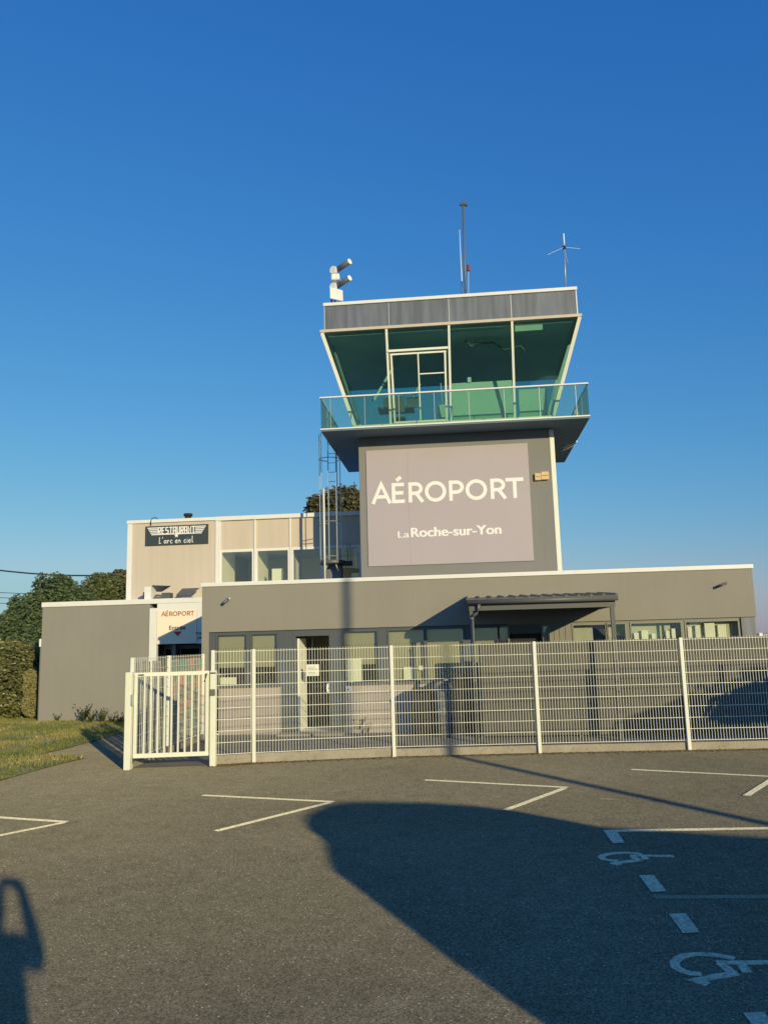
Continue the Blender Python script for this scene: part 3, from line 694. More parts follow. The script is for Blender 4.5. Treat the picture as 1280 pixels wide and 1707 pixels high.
WORD = [('A', .05, .85), ('É', 1.0, .64), ('R', 1.81, .76), ('O', 2.63, 1.02), ('P', 3.80, .72), ('O', 4.62, 1.02), ('R', 5.81, .78), ('T', 6.56, .86)]
p = at(269, 1027.5, YW-.05); q = at(324, 1026, YW-.05); hh = (q.x-p.x)/7.42
stroke_word('lettering', gletters(WORD), hh, .15, 'red_ink', E, (p.x, YW-.0355, p.z), thick=.006)
p = at(282, 1050, YW-.05); q = at(309.5, 1049, YW-.05)
text_mesh('lettering', 'Entrée', .17, 'brown_ink', E, (p.x, YW-.038, p.z), width=q.x-p.x, bold=.002, thick=.003)
ta, tb, tc_ = at(289, 1053, YW-.05), at(303, 1052.5, YW-.05), at(296.5, 1060.5, YW-.05)
MB().prism([(ta.x, YW-.0355, ta.z), (tb.x, YW-.0355, tb.z), (tc_.x, YW-.0355, tc_.z)], (0, -.004, 0)).build('triangle', 'red_mark', E)
E2 = thing('small_notice', (-7.3, YW-.04, 2.4), 'grey notice with small black letters half hidden behind the terminal corner', 'notice')
box('panel', 'white_trim', E2, -7.455, -6.3, YW-.015, YW+.05, 2.13, 3.099)
p = at(326.5, 1058, YW-.03); text_mesh('lettering', 'TOU', .10, 'ink', E2, (p.x, YW-.034, p.z), bold=.002, thick=.003)
p = at(329, 1065.5, YW-.03); text_mesh('lettering', 'OPI', .10, 'ink', E2, (p.x, YW-.034, p.z), bold=.002, thick=.003)

# roof vents on the wing
V1 = thing('roof_hatch', (-9.0, 23.3, 3.44), 'white roof hatch box with its dark lid propped open on the wing roof', 'roof hatch', 'hatches on the wing roof')
c = at(249, 990, 23.2); x0 = at(243, 990, 23.2).x; x1 = at(254, 990, 23.2).x
box('box', 'white_trim', V1, x0, x1, 23.1, 23.5, 3.441, at(249, 978, 23.1).z, bevel=.006)
def lid(par, pts, Y0, name='lid'):
    P = [at(px, py, Y) for px, py, Y in pts]; MB().prism(P, (0, .01, .02)).build(name, 'dark_frame', par)
lid(V1, [(254, 976.5, 23.15), (285, 977.5, 23.15), (270, 986.5, 23.7), (254, 986.5, 23.7)], 0)
box('hinge_box', 'dark_frame', V1, at(270, 990, 23.3).x, at(283, 990, 23.3).x, 23.3, 23.6, 3.441, at(275, 988, 23.3).z)
box('hinge_box', 'dark_frame', V1, at(239, 990, 23.3).x, x0-.005, 23.3, 23.6, 3.441, at(240, 987, 23.3).z)
mb = MB()
for i in range(5): mb.box(at(256+i*3, 990, 23.3).x, at(258+i*3, 990, 23.3).x, 23.3, 23.36, 3.441, 3.52+.08*random.random())
mb.build('motor', 'dull_steel', V1)
V2 = thing('roof_hatch', (-8.1, 23.3, 3.44), 'lower roof hatch with tilted dark lid nearer the terminal corner', 'roof hatch', 'hatches on the wing roof')
lid(V2, [(294, 992.5, 23.15), (316, 992.5, 23.15), (333, 981, 23.7), (304, 982, 23.7)], 0)
box('box', 'dull_steel', V2, at(302, 996, 23.3).x, at(318, 996, 23.3).x, 23.2, 23.6, 3.441, at(310, 995, 23.3).z)
mb = MB().tube([(at(305, 996, 23.3).x, 23.4, 3.45), (at(303, 990, 23.3).x, 23.35, at(303, 990, 23.3).z)], .012, 6); mb.build('stay', 'galvanised', V2)

# ------------------------------------------------------------------ restaurant block
YR = 24.0
Rb = thing('restaurant_block', (-6.5, YR, 0), 'taller beige panelled upper storey with white mullions behind the low roofs', 'building')
rl = at(214.5, 868, YR).x; rm_ = at(360, 900, YR).x; rr = at(604, 900, YR).x+3.0; zt_ = 5.86
box('wall', 'beige_panel', Rb, rl, rm_, YR, YR+6, 3.0, zt_)
mb = MB().box(rl-.03, rm_-.01, YR-.05, YR+6, zt_, zt_+.10); mb.box(rm_-.0095, rr, YR-.06, YR+6, zt_-.02, zt_+.105); mb.build('roof_edge', 'white_trim', Rb, .005)
box('corner_trim', 'white_trim', Rb, rl-.01, at(221, 900, YR).x, YR-.02, YR-.001, 3.0, zt_)
xa = rm_+.003; zw = at(370, 921, YR).z
fx2 = lambda p: at(p, 920, YR).x
# upper panels
pan = [(367, 424), (427, 483), (486.5, 536), (539, 600), (603, 660)]
for a_, b_ in pan: box('cladding_panel', 'beige_panel', Rb, fx2(a_), fx2(b_), YR+.02, YR+.06, zw+.08, zt_-.021)
mb = MB().box(rm_+.002, fx2(365), YR-.03, YR+.1, 3.0, zt_-.021)
for p_ in (365.2, 424, 483.2, 536.2, 600.5): mb.box(fx2(p_)+.001, fx2(p_+3)-.001, YR-.02, YR+.1, 3.0, zt_-.021)
mb.build('mullion', 'white_trim', Rb)
for a_, b_ in ((370, 420.5), (429.5, 480), (489, 534), (541, 598)):
    f = MB(); x0, x1 = fx2(a_), fx2(b_); fw_ = .045
    f.box(x0-fw_, x1+fw_, YR-.005, YR+.07, zw, zw+.078); f.box(x0-fw_, x0, YR-.005, YR+.07, 3.3, zw); f.box(x1, x1+fw_, YR-.005, YR+.07, 3.3, zw)
    o = f.build('window', 'white_trim', Rb); box('pane', 'window_glass', o, x0, x1, YR+.03, YR+.04, 3.3, zw)
mb = MB().box(rm_, rr, YR+3.8, YR+3.9, 3.0, zt_-.03); mb.box(rm_, rr, YR+.11, YR+3.8, zw+.15, zw+.2)
for p_ in (366, 425, 484): mb.box(fx2(p_)-.03, fx2(p_)+.03, YR+.12, YR+1.6, 3.0, zw+.15)
mb.build('interior_wall', 'interior_cream', Rb)
mb = MB().box(fx2(447), fx2(466), YR+.5, YR+.53, 3.3, 3.3+1.05); mb.build('blind', 'paper', Rb)
mb = MB().box(fx2(398), fx2(404), YR+.9, YR+.95, 3.0, 4.0); mb.box(fx2(380), fx2(384), YR+.9, YR+.95, 3.0, 4.1); mb.build('furniture', 'interior_dark', Rb)
for p_ in (248, 252): pass
V = thing('roof_cowl', (at(314, 862, 26).x, 26, zt_+.1), 'dark round vent cowl peeping over the restaurant roof edge', 'vent')
c = at(314, 861.5, 25.0); MB().tube([(c.x, 25, zt_+.1), (c.x, 25, c.z+.02)], .10, 14).build('pipe', 'interior_dark', V)
MB().tube([(c.x, 25, c.z+.0201), (c.x, 25, c.z+.10)], .14, 16).build('cap', 'rust_lamp' if False else 'interior_dark', V)
Cb = thing('bent_cable', (at(253, 866, YR-.05).x, YR-.06, zt_), 'thin dark cable looping over the roof edge down to the restaurant sign', 'cable')
pp = [at(252, 876, YR-.08), at(252, 868, YR-.09), at(253, 865, YR-.09), at(257, 863, YR-.05), at(261, 863.5, YR+.05), at(263.5, 866, YR+.1)]
MB().tube(pp, .013, 6).build('wire', 'cable', Cb)
# restaurant sign
Sg = thing('restaurant_sign', (at(295, 893, YR).x, YR-.05, 5.3), 'dark slate signboard reading RESTAURANT L’arc en ciel in white with wings and star', 'sign')
sl_, sr_ = at(242.5, 893, YR-.05).x, at(347, 893, YR-.05).x; st_, sb_ = at(295, 875.5, YR-.05).z, at(295, 908, YR-.05).z
box('board', 'sign_dark', Sg, sl_, sr_, YR-.045, YR-.005, sb_, st_, bevel=.003)
SW, SH = sr_-sl_, st_-sb_
def sfr(u, v, t): return Vector((sl_+u*SW, YR-.0455-t, sb_+v*SH))
# coordinates in sign units: u 0..1 across, v 0..1 up;  lettering drawn in metres
sx, sy = SW, SH
mb = MB(); FRm = lambda u, v, t: Vector((sl_+u, YR-.0455-t, sb_+v))
def su(u): return u*SW
k = 0
for i in range(5):     # wings left and right
    v = SH*(.90-.085*i-.0); l0 = SW*(.035+.016*i); l1 = SW*.205
    if i == 4: mb.ribbon([(l0, v), (SW-l0, v)], SH*.05, FRm, 0, .004)
    else:
        mb.ribbon([(l0, v), (l1, v)], SH*.05, FRm, 0, .004); mb.ribbon([(SW-l0, v), (SW-l1, v)], SH*.05, FRm, 0, .004)
mb.build('wings', 'letter_white', Sg)
RL = {'R': [[(.1, 0), (.1, .98)], [(.2, .92), (.88, .92), (.88, .46), (.2, .46)], [(.5, .40), (.88, 0)]], 'E': [[(.9, .08), (.12, .08), (.12, .92), (.9, .92)], [(.12, .5), (.75, .5)]],
      'S': [[(.05, .08), (.88, .08), (.88, .5), (.12, .5), (.12, .92), (.95, .92)]], 'T': [[(.5, 0), (.5, .92)], [(0, .92), (1, .92)]],
      'A': [[(.1, 0), (.1, .92), (.88, .92), (.88, 0)], [(.1, .42), (.88, .42)]], 'U': [[(.12, 1), (.12, .08), (.88, .08), (.88, 1)]], 'N': [[(.1, 0), (.1, .92), (.88, .08), (.88, 1)]]}
ltrs = []; x = 0; hR = SH*.37; LWd = SW*.60/hR/10
for ch in 'RESTAURANT': ltrs.append((x, LWd*.80, RL[ch])); x += LWd
stroke_word('lettering', ltrs, hR, .15, 'letter_white', Sg, (sl_+SW*.205, YR-.046, sb_+SH*.565), thick=.006)
mb = MB(); c0 = (SW*.50, SH*.47); pts = []
for i in range(10):
    r_ = SH*(.13 if i % 2 == 0 else .052); a_ = rad(90+36*i); pts.append(FRm(c0[0]+r_*math.cos(a_), c0[1]+r_*math.sin(a_), .009))
mb.prism(pts, (0, .006, 0)); mb.build('star', 'letter_white', Sg)
script = {'L': [[(.15, 1.3), (.1, .6), (.05, 0), (.7, .05)]], "'": [[(.4, 1.3), (.3, 1.0)]],
          'a': [[(.72, .55), (.35, .62), (.1, .3), (.3, .02), (.68, .2)], [(.78, .64), (.75, .1), (.95, .02)]],
          'r': [[(.1, .6), (.2, .3), (.15, 0)], [(.17, .35), (.5, .62), (.85, .5)]], 'c': [[(.85, .5), (.5, .65), (.15, .35), (.4, 0), (.9, .1)]],
          'e': [[(.2, .3), (.8, .38)], [(.8, .38), (.65, .64), (.3, .55), (.15, .2), (.5, -.02), (.95, .12)]], 'n': [[(.1, .62), (.15, 0), (.2, .4), (.55, .62), (.75, .35), (.8, 0)]],
          'i': [[(.5, .6), (.45, .1), (.7, 0)], [(.5, .85), (.52, .95)]], 'l': [[(.45, 1.35), (.4, .4), (.5, .05), (.9, .1)]]}
ltrs = []; x = 0
for ch, w_ in zip("L'arc en ciel", (.62, .3, .75, .55, .65, .4, .62, .7, .45, .65, .32, .62, .5)):
    if ch != ' ': ltrs.append((x, w_*1.0, script[ch]))
    x += w_+.05
hS = SH*.25; kk = SW*.55/(x*hS)
stroke_word('lettering', [(a_*kk, b_*kk, s_) for a_, b_, s_ in ltrs], hS, .12, 'letter_white', Sg, (sl_+SW*.225, YR-.046, sb_+SH*.09), thick=.006, axis=(1, 0, 0))

# ------------------------------------------------------------------ control tower
YT = 21.2
Tw = thing('control_tower', (0, YT, 0), 'square grey control tower with flared green glass cab above a banner panel', 'control tower')
tl, tr = -2.60, 2.50
box('shaft', 'tower_render', Tw, tl, tr, YT, YT+3.4, 2.0, 7.50)
ZS = 7.505; BX0, BX1, BY0, BY1 = -3.47, 3.44, 20.3, 25.5
box('corner_pipe', 'cream_metal', Tw, tr+.002, tr+.125, YT-.02, YT+.14, 2.0, 7.49, bevel=.01)
box('soffit', 'soffit_grey', Tw, BX0, BX1, BY0, BY1, ZS, ZS+.04)
mb = MB().box(BX0-.01, BX1+.01, BY0-.02, BY0+.03, ZS+.0405, ZS+.075); mb.box(BX0-.01, BX0+.03, BY0+.0301, BY1, ZS+.0405, ZS+.075); mb.box(BX1-.03, BX1+.01, BY0+.0301, BY1, ZS+.0405, ZS+.075)
mb.build('slab_edge', 'white_trim', Tw)
box('balcony_floor', 'roof_membrane', Tw, BX0+.031, BX1-.031, BY0+.031, BY1, ZS+.0405, ZS+.07)
# balustrade
ZR = 8.42; posts = [551, 608, 665, 724, 782, 841, 900, 961]
Bl = MB().bar((BX0-.02, BY0, ZR), (BX1+.02, BY0, ZR), .05, .035); Bl.bar((BX0, BY0+.03, ZR), (BX0, BY1, ZR), .04, .03); Bl.bar((BX1, BY0+.03, ZR), (BX1, BY1, ZR), .04, .03)
Bl = Bl.build('balustrade', 'white_trim', Tw)
edges = [BX0+.01]+[at(p, 680, BY0).x for p in posts]+[BX1-.01]
for i in range(len(edges)-1): box('glass_panel', 'rail_glass', Bl, edges[i]+.008, edges[i+1]-.008, BY0-.006, BY0+.006, ZS+.076, ZR-.018)
for e in edges[1:-1]: box('rail_post', 'galvanised', Bl, e-.007, e+.007, BY0+.008, BY0+.03, ZS+.07, ZR-.018)
for sx_ in (BX0+.004, BX1-.004):
    for i in range(5):
        y0 = BY0+.04+i*1.03; box('glass_panel', 'side_rail_glass', Bl, sx_-.006, sx_+.006, y0, y0+1.0, ZS+.076, ZR-.018)
        box('rail_post', 'galvanised', Bl, sx_-.012, sx_+.012, y0+1.003, y0+1.024, ZS+.07, ZR-.018)
# cab
cb = [(-2.69, YT), (2.65, YT), (2.65, YT+3.6), (-2.69, YT+3.6)]; zb_ = ZS+.07
SF = .74; ct = [(cb[0][0]-SF, YT-SF), (cb[1][0]+SF, YT-SF), (cb[2][0]+SF, YT+3.6+SF), (cb[3][0]-SF, YT+3.6+SF)]; zt2 = 10.28; zs2 = 7.86
mb = MB().box(cb[0][0]-.02, cb[1][0]+.02, YT-.03, YT+.12, zb_+.001, zs2); mb.box(cb[0][0]-.02, cb[0][0]+.12, YT+.1201, YT+3.6, zb_+.001, zs2); mb.box(cb[1][0]-.12, cb[1][0]+.02, YT+.1201, YT+3.6, zb_+.001, zs2)
mb.box(cb[0][0]-.02, cb[1][0]+.02, YT+3.6001, YT+3.7, zb_+.001, zs2); mb.build('cab_sill', 'cream_metal', Tw)
box('cab_floor', 'cab_floor', Tw, cb[0][0]+.121, cb[1][0]-.121, YT+.121, YT+3.6, zb_+.001, zb_+.1)
def cp(f, z, side=0):           # point on the flared glass of side 0 front,1 right,2 back,3 left
    k_ = (z-zs2)/(zt2-zs2); A = [Vector((*cb[i], zs2)).lerp(Vector((*ct[i], zt2)), k_) for i in range(4)]
    return A[side].lerp(A[(side+1) % 4], f)
NX = {0: Vector((0, -1, 0)), 1: Vector((1, 0, 0)), 2: Vector((0, 1, 0)), 3: Vector((-1, 0, 0))}
for side in range(4):
    P = [cp(0.005, zs2+.003, side), cp(.995, zs2+.003, side), cp(.995, zt2-.003, side), cp(.005, zt2-.003, side)]
    if side == 0: continue
    MB().prism(P, -NX[side]*.012).build('cab_pane', 'cab_glass', Tw)
# front panes between mullions (fractions from the photograph)
m1 = (644, 549), (651, 690); m2 = (748, 543), (751, 686); m3 = (853, 537), (857, 678)
def ff(px, py, z): return (at(px, py, YT-SF*(z-zs2)/(zt2-zs2)).x - cp(0, z).x)/(cp(1, z).x-cp(0, z).x)
fb = [0]+[ff(b_[0], b_[1], zs2) for a_, b_ in (m1, m2, m3)]+[1]
ft = [0]+[ff(a_[0], a_[1], zt2) for a_, b_ in (m1, m2, m3)]+[1]
def fp(i, z, o=0.0):
    k_ = (z-zs2)/(zt2-zs2); return cp(fb[i]+(ft[i]-fb[i])*k_, z)+Vector((0, -o, 0))
for i in range(4):
    e = .02/5.5; P = [fp(i, zs2+.003), fp(i+1, zs2+.003), fp(i+1, zt2-.003), fp(i, zt2-.003)]
    P = [P[0]+Vector((.02, 0, 0)), P[1]-Vector((.02, 0, 0)), P[2]-Vector((.02, 0, 0)), P[3]+Vector((.02, 0, 0))]
    MB().prism(P, (0, .012, 0)).build('cab_pane', 'cab_glass', Tw)
for i in (1, 2, 3): MB().bar(fp(i, zs2), fp(i, zt2), .06, .07, (0, 1, 0)).build('cab_mullion', 'cream_metal', Tw)
for A_, B_ in ((cp(0, zs2), cp(0, zt2)), (cp(1, zs2), cp(1, zt2)), (cp(0, zs2, 2), cp(0, zt2, 2)), (cp(0, zs2, 3), cp(0, zt2, 3))):
    MB().bar(A_, B_, .09, .09, (0, 1, 0)).build('cab_corner_post', 'cream_metal', Tw)
# door and transom between mullion 1 and 2
def lr(i, f, z, o=.03): return fp(i, z, o).lerp(fp(i+1, z, o), f)
zd = at(700, 589, 20.9).z
Dm = MB(); Dm.bar(lr(1, .02, zd), lr(1, .98, zd), .06, .06)
Dm.bar(lr(1, .07, zs2), lr(1, .07, zd-.08), .05, .06); Dm.bar(lr(1, .93, zs2), lr(1, .93, zd-.08), .05, .06); Dm.bar(lr(1, .50, zs2), lr(1, .50, zd-.08), .035, .05)
Dm.bar(lr(1, .05, zd-.09), lr(1, .95, zd-.09), .04, .045); Dm.bar(lr(1, .52, zd-.62), lr(1, .92, zd-.62), .03, .03)
Dm.bar(lr(1, .05, zs2+.02), lr(1, .95, zs2+.02), .05, .05)
Dm.build('balcony_door', 'cream_metal', Tw)
mb = MB(); q = [ (ct[0][0]-.05, ct[0][1]-.05), (ct[1][0]+.05, ct[1][1]-.05), (ct[2][0]+.05, ct[2][1]+.05), (ct[3][0]-.05, ct[3][1]+.05)]
mb.hexa([(*p, zt2) for p in q], [(*p, zt2+.075) for p in q]); mb.build('eave', 'beige_panel', Tw)
box('cab_ceiling', 'cab_ceiling', Tw, ct[0][0]+.15, ct[1][0]-.15, ct[0][1]+.15, ct[2][1]-.15, zt2-.06, zt2-.002)
FX0, FX1, FY = -3.38, 3.36, 20.6
mb = MB().box(FX0, FX1, FY, FY+4.6, zt2+.076, 11.09); mb.build('fascia', 'zinc_panel', Tw)
mb = MB()
for px in (648, 748, 852): x = at(px, 520, FY).x; mb.box(x-.01, x+.01, FY-.006, FY-.0005, zt2+.08, 11.08)
for x in (FX0-.012, FX1-.016): mb.box(x, x+.03, FY-.012, FY-.0065, zt2+.078, 11.089)
mb.build('fascia_joint', 'galvanised', Tw)
mb = MB().box(FX0-.03, FX1+.03, FY-.04, FY+4.64, 11.091, 11.18); mb.build('roof_edge', 'white_trim', Tw, .005)
# cab interior
I = Tw
p0, p1 = at(755, 700, 21.9).x, at(852, 700, 21.9).x; zd1 = at(800, 772, 21.9).z
mb = MB().box(at(755, 700, 21.6).x, at(856, 700, 21.6).x, 21.55, 21.6, zb_+.11, at(800, 637.5, 21.6).z)
mb.box(at(866, 700, 21.6).x, at(913, 700, 21.6).x, 21.5, 21.55, zb_+.11, at(890, 648, 21.5).z); mb.build('desk_panel', 'cab_desk', Tw)
mb = MB().box(-2.1, -1.1, 21.7, 22.3, 8.45, 8.5); mb.box(-2.0, -1.4, 22.3, 22.34, 8.5, 8.95); mb.box(-1.3, -.95, 21.9, 21.93, 8.5, 8.8); mb.build('desk', 'dull_steel', Tw)
def chair(x, y):
    b_ = MB().box(x-.22, x+.22, y-.05, y, 8.25, 8.7); b_.box(x-.22, x+.22, y, y+.42, 8.1, 8.16); b_.tube([(x, y+.2, 7.7), (x, y+.2, 8.1)], .04, 8); b_.build('chair', 'bin_grey', Tw, .02)
chair(-1.55, 21.5)
mb = MB().box(-.42, -.14, 21.6, 21.8, 7.7, 8.45); mb.tube([(-.3, 21.7, 8.45), (-.32, 21.7, 9.1)], .02, 8); mb.build('coffee_machine', 'cab_desk', Tw, .01)
mb = MB()
mb.bar(at(690, 553, 22.6), at(622, 668, 21.9), .06); mb.bar(at(548, 560, 21.2), at(595, 700, 21.9), .07); mb.bar(at(700, 640, 22.5), at(672, 690, 22.2), .05)
mb.build('roof_brace', 'galvanised', Tw)
mb = MB(); mb.tube([at(775, 568, 21.2), at(786, 578, 21.3), at(790, 573, 21.3), at(822, 571, 21.4), at(842, 584, 21.4), at(868, 577, 21.3), at(874, 586, 21.3)], .035, 10)
mb.build('lamp_arm', 'dull_steel', Tw)
P = [at(858, 541, 20.62), at(904, 538.5, 20.62), at(904, 549.5, 20.68), at(858, 552.5, 20.68)]
MB().prism(P, (0, .01, 0)).build('roller_blind', 'cab_desk', Tw)
P = [at(951, 573, 21.0), at(946, 576, 21.0), at(919, 665, 21.4), at(926, 667, 21.4)]
MB().prism(P, (0, .02, 0)).build('side_blind', 'cab_desk', Tw)
mb = MB().tube([at(752, 552.5, 20.75), at(848, 546, 20.75)], .01, 6); mb.build('curtain_rail', 'dull_steel', Tw)
mb = MB().box(*[v for v in (at(779, 632, 21.5).x, at(785, 632, 21.5).x, 21.5, 21.55, at(780, 637, 21.5).z, at(780, 629, 21.5).z)]); mb.build('sensor', 'letter_white', Tw)

# wall fittings on tower
for i, (a_, b_, t_, bt_) in enumerate(((891.5, 901, 788.5, 800.5), (902, 914, 786, 799.5))):
    A, B = at(a_, bt_, YT-.08), at(b_, t_, YT-.08)
    o = box('siren_box', 'siren_yellow', Tw, A.x, B.x, YT-.09, YT-.001, A.z, B.z, bevel=.006)
    box('slot', 'brown_ink', o, A.x+.02, B.x-.02, YT-.095, YT-.0905, (A.z+B.z)/2-.006, (A.z+B.z)/2+.006)

# banner
Bn = thing('airport_banner', (-.2, YT-.02, 5.3), 'large pinkish panel on the tower shaft reading AÉROPORT La Roche-sur-Yon', 'banner')
bl, br = at(609.5, 752, YT).x, at(887.5, 900, YT).x; bl = (at(609.5, 752, YT).x+at(615, 944, YT).x)/2; br = (at(879, 740, YT).x+at(889, 934, YT).x)/2
bt, bb = at(610, 752, YT).z, at(615, 944.5, YT).z
xm = at(682, 850, YT).x
box('board', 'pink_panel', Bn, bl, xm-.0012, YT-.03, YT-.002, bb, bt); box('board', 'pink_panel', Bn, xm+.0012, br, YT-.0305, YT-.002, bb, bt)
p = at(620, 840, YT-.035); q = at(873.5, 830, YT-.035); hW = (q.x-p.x)/7.42
stroke_word('lettering', gletters(WORD), hW, .175, 'letter_white', Bn, (p.x, YT-.0305, (p.z+q.z)/2), thick=.005)
p = at(663.5, 896.5, YT-.035); q = at(682, 896, YT-.035)
for i_, dx_ in enumerate((-.005, .005)): text_mesh('lettering', 'La', .25, 'letter_white', Bn, (p.x+dx_, YT-.034-.0006*i_, p.z), width=q.x-p.x, bold=.0, thick=.003)
p = at(685.5, 895.5, YT-.035); q = at(835, 889.5, YT-.035)
for i_, dx_ in enumerate((-.011, 0, .011)): text_mesh('lettering', 'Roche-sur-Yon', .355, 'letter_white', Bn, (p.x+dx_, YT-.034-.0006*i_, (p.z+q.z)/2), width=q.x-p.x, bold=.003, thick=.003)

# ------------------------------------------------------------------ ladder
Ld = thing('caged_ladder', (-3.7, 23, 3.5), 'tall galvanised caged ladder rising from the low roof to the tower balcony', 'ladder')
YL = 23.0; lx0, lx1 = at(548, 850, YL).x, at(562.5, 850, YL).x; zl0 = at(555, 938, YL).z; cxm = (lx0+lx1)/2
for x in (lx0, lx1): MB().bar((x, YL, zl0), (x, YL, 8.1), .027).build('stile', 'galvanised', Ld)
mb = MB(); z = zl0+.15
while z < 8.0: mb.tube([(lx0, YL, z), (lx1, YL, z)], .009, 6); z += .28
mb.build('rungs', 'galvanised', Ld)
cyc = YL-.33
hoopz = [zl0+.1, zl0+1.55, 6.55, 7.65] ; hoopz = [at(555, y, YL).z for y in (930, 873, 821, 769)]
for z in hoopz:
    MB().tube([(lx1, YL, z)]+[(cxm-.04+.31*math.cos(rad(a_)), cyc+.08+.31*math.sin(rad(a_)), z) for a_ in range(20, -200, -20)]+[(lx0, YL, z)], .012, 6).build('hoop', 'galvanised', Ld)
for a_ in (0, -45, -90, -135, -180):
    x, y = cxm-.04+.30*math.cos(rad(a_)), cyc+.08+.30*math.sin(rad(a_))
    MB().bar((x, y, zl0), (x, y, 8.08), .022, .01).build('cage_bar', 'galvanised', Ld)
xp = at(540, 850, YL-.6).x
MB().tube([(xp, YL-.6, 3.6), (xp, YL-.6, at(537, 815, YL-.6).z)], .028, 10).build('conduit', 'cream_metal', Ld)
pz = at(555, 937, YL-.3).z
mb = MB().tube([(cxm, cyc+.1, pz-.06), (cxm, cyc+.1, pz+.04)], .36, 18); mb.build('platform', 'dull_steel', Ld)
box('bracket', 'black_plastic', Ld, cxm+.2, cxm+.55, YL-.3, YL-.1, pz-.1, pz+.02)
box('pedestal', 'zinc_panel', Ld, at(545, 955, YL).x, at(570, 955, YL).x, YL-.1, YL+.2, 3.36, pz-.061)
mb = MB()
for s in (-1, 1): mb.bar((cxm+s*.12, YL-.4, pz-.07), (cxm+s*.2, YL-.4, pz-.28), .06, .03)
mb.build('foot', 'galvanised', Ld)
for dx in (.42, .5): MB().bar((cxm+dx, YL-.15, pz), (cxm+dx, YL-.15, pz+.55), .018).build('handrail', 'dull_steel', Ld)

# floodlight on balcony corner
Fl = thing('floodlight', (3.4, 23, 7.3), 'grey floodlight and cable bracket hung under the right edge of the tower balcony', 'floodlight')
A = at(944, 738, 23.2); B = at(952, 722, 22.6)
MB().hexa([A+Vector((-.15, 0, -.1)), A+Vector((.12, 0, -.05)), A+Vector((.12, .3, -.05)), A+Vector((-.15, .3, -.1))], [A+Vector((-.08, 0, .1)), A+Vector((.2, 0, .12)), A+Vector((.2, .3, .12)), A+Vector((-.08, .3, .1))]).build('head', 'bin_grey', Fl)
MB().bar(at(957, 722, 22.4)+Vector((0, 0, 0)), at(947, 745, 23.6), .05, .12).build('bracket', 'galvanised', Fl)
MB().bar(at(960, 735, 22.8), at(938, 755, 24.4), .05).build('arm', 'galvanised', Fl)
mb = MB()
for i in range(6): mb.tube([at(952+i, 722+i*4, 22.5+.1*i), at(944-i*1.5, 737+i*3, 23.3)], .012, 5)
mb.build('cables', 'letter_white', Fl)

# ------------------------------------------------------------------ antennas
ZRf = 11.18
def base(px, Y): return at(px, 495, Y).x
Ar = thing('camera_mast', (-3.2, 21.0, ZRf), 'short mast with two tubular cameras and white boxes on the left roof corner', 'antenna mast')
Y0 = 20.9; P_ = lambda x, y, dy=0: at(x, y, Y0+dy)
MB().tube([P_(558.5, 512), P_(557.5, 443)], .025, 8).build('pole', 'dull_steel', Ar)
MB().bar(P_(553, 508, .1), P_(553, 495, .1), .04).build('stay', 'black_plastic', Ar)
for (a_, b_) in (((559, 452), (582, 436.5)), ((559, 479), (582, 464))):
    o = MB().tube([P_(*a_), P_(b_[0], b_[1], -.3)], .075, 14).build('camera_tube', 'dull_steel', Ar)
    q0 = P_(b_[0], b_[1], -.3); q1 = q0+(q0-P_(*a_)).normalized()*.03
    MB().tube([q0, q1], .078, 14).build('end_cap', 'letter_white', o)
    c = P_(a_[0]-1.5, a_[1], 0); MB().tube([c+Vector((-.03, -.1, 0)), c+Vector((.03, .02, 0))], .11, 14).build('mount', 'letter_white', o)
A, B = P_(553.2, 469, -.12), P_(566, 458, -.12); box('junction_box', 'letter_white', Ar, A.x, B.x, Y0-.22, Y0-.05, A.z, B.z, bevel=.015)
Q = [P_(550, 478.5, -.2), P_(571, 484, -.2), P_(571.5, 501.5, -.2), P_(550.5, 497, -.2)]; MB().prism(Q, (0, .06, 0)).build('panel', 'siren_yellow' if False else 'letter_white', Ar)
Ms = thing('roof_mast', (base(775, 22), 22, ZRf), 'tallest slender grey mast with a small double head at the middle of the tower roof', 'mast')
Ym = 22.0
MB().tube([at(776, 500, Ym), at(774, 440, Ym), at(771.5, 342, Ym)], .032, 8, r2=.026).build('pole', 'dull_steel', Ms)
mb = MB(); c = at(772, 340.5, Ym)
for s in (-1, 1): mb.tube([c+Vector((s*.05, -.06, 0)), c+Vector((s*.05+.03, .06, .0))], .05, 10)
mb.bar(c+Vector((-.11, 0, -.02)), c+Vector((.11, 0, -.02)), .03); mb.build('head', 'dull_steel', Ms)
Wp = thing('whip_antenna', (base(770, 21.6), 21.6, ZRf), 'thin pale whip antenna just left of the tallest roof mast', 'antenna')
MB().tube([at(770.3, 495, 21.6), at(769.7, 469, 21.6)], .02, 8).build('base_tube', 'dull_steel', Wp)
MB().tube([at(769.7, 469, 21.6), at(767.5, 425, 21.6), at(765.7, 383, 21.6)], .013, 6, r2=.007).build('whip', 'letter_white', Wp)
Ol = thing('obstruction_light', (base(781, 21.7), 21.7, ZRf), 'dark red obstruction lamp on a thin pole right of the tallest mast', 'lamp')
MB().tube([at(780.6, 495, 21.7), at(780.4, 452, 21.7)], .011, 6).build('pole', 'galvanised', Ol)
MB().tube([at(780.4, 452, 21.7), at(780.4, 450, 21.7), at(780.3, 444, 21.7), at(780.3, 442, 21.7)], .045, 12).build('lamp_glass', 'rust_lamp', Ol)
Dp = thing('dipole_antenna', (base(942, 22), 22, ZRf), 'pale upright antenna with three drooping rods at the right end of the tower roof', 'antenna')
MB().tube([at(943, 486, 22), at(940.2, 412, 22)], .016, 8).build('pole', 'galvanised', Dp)
MB().tube([at(940.2, 412, 22), at(939, 389.5, 22)], .020, 8).build('radiator', 'letter_white', Dp)
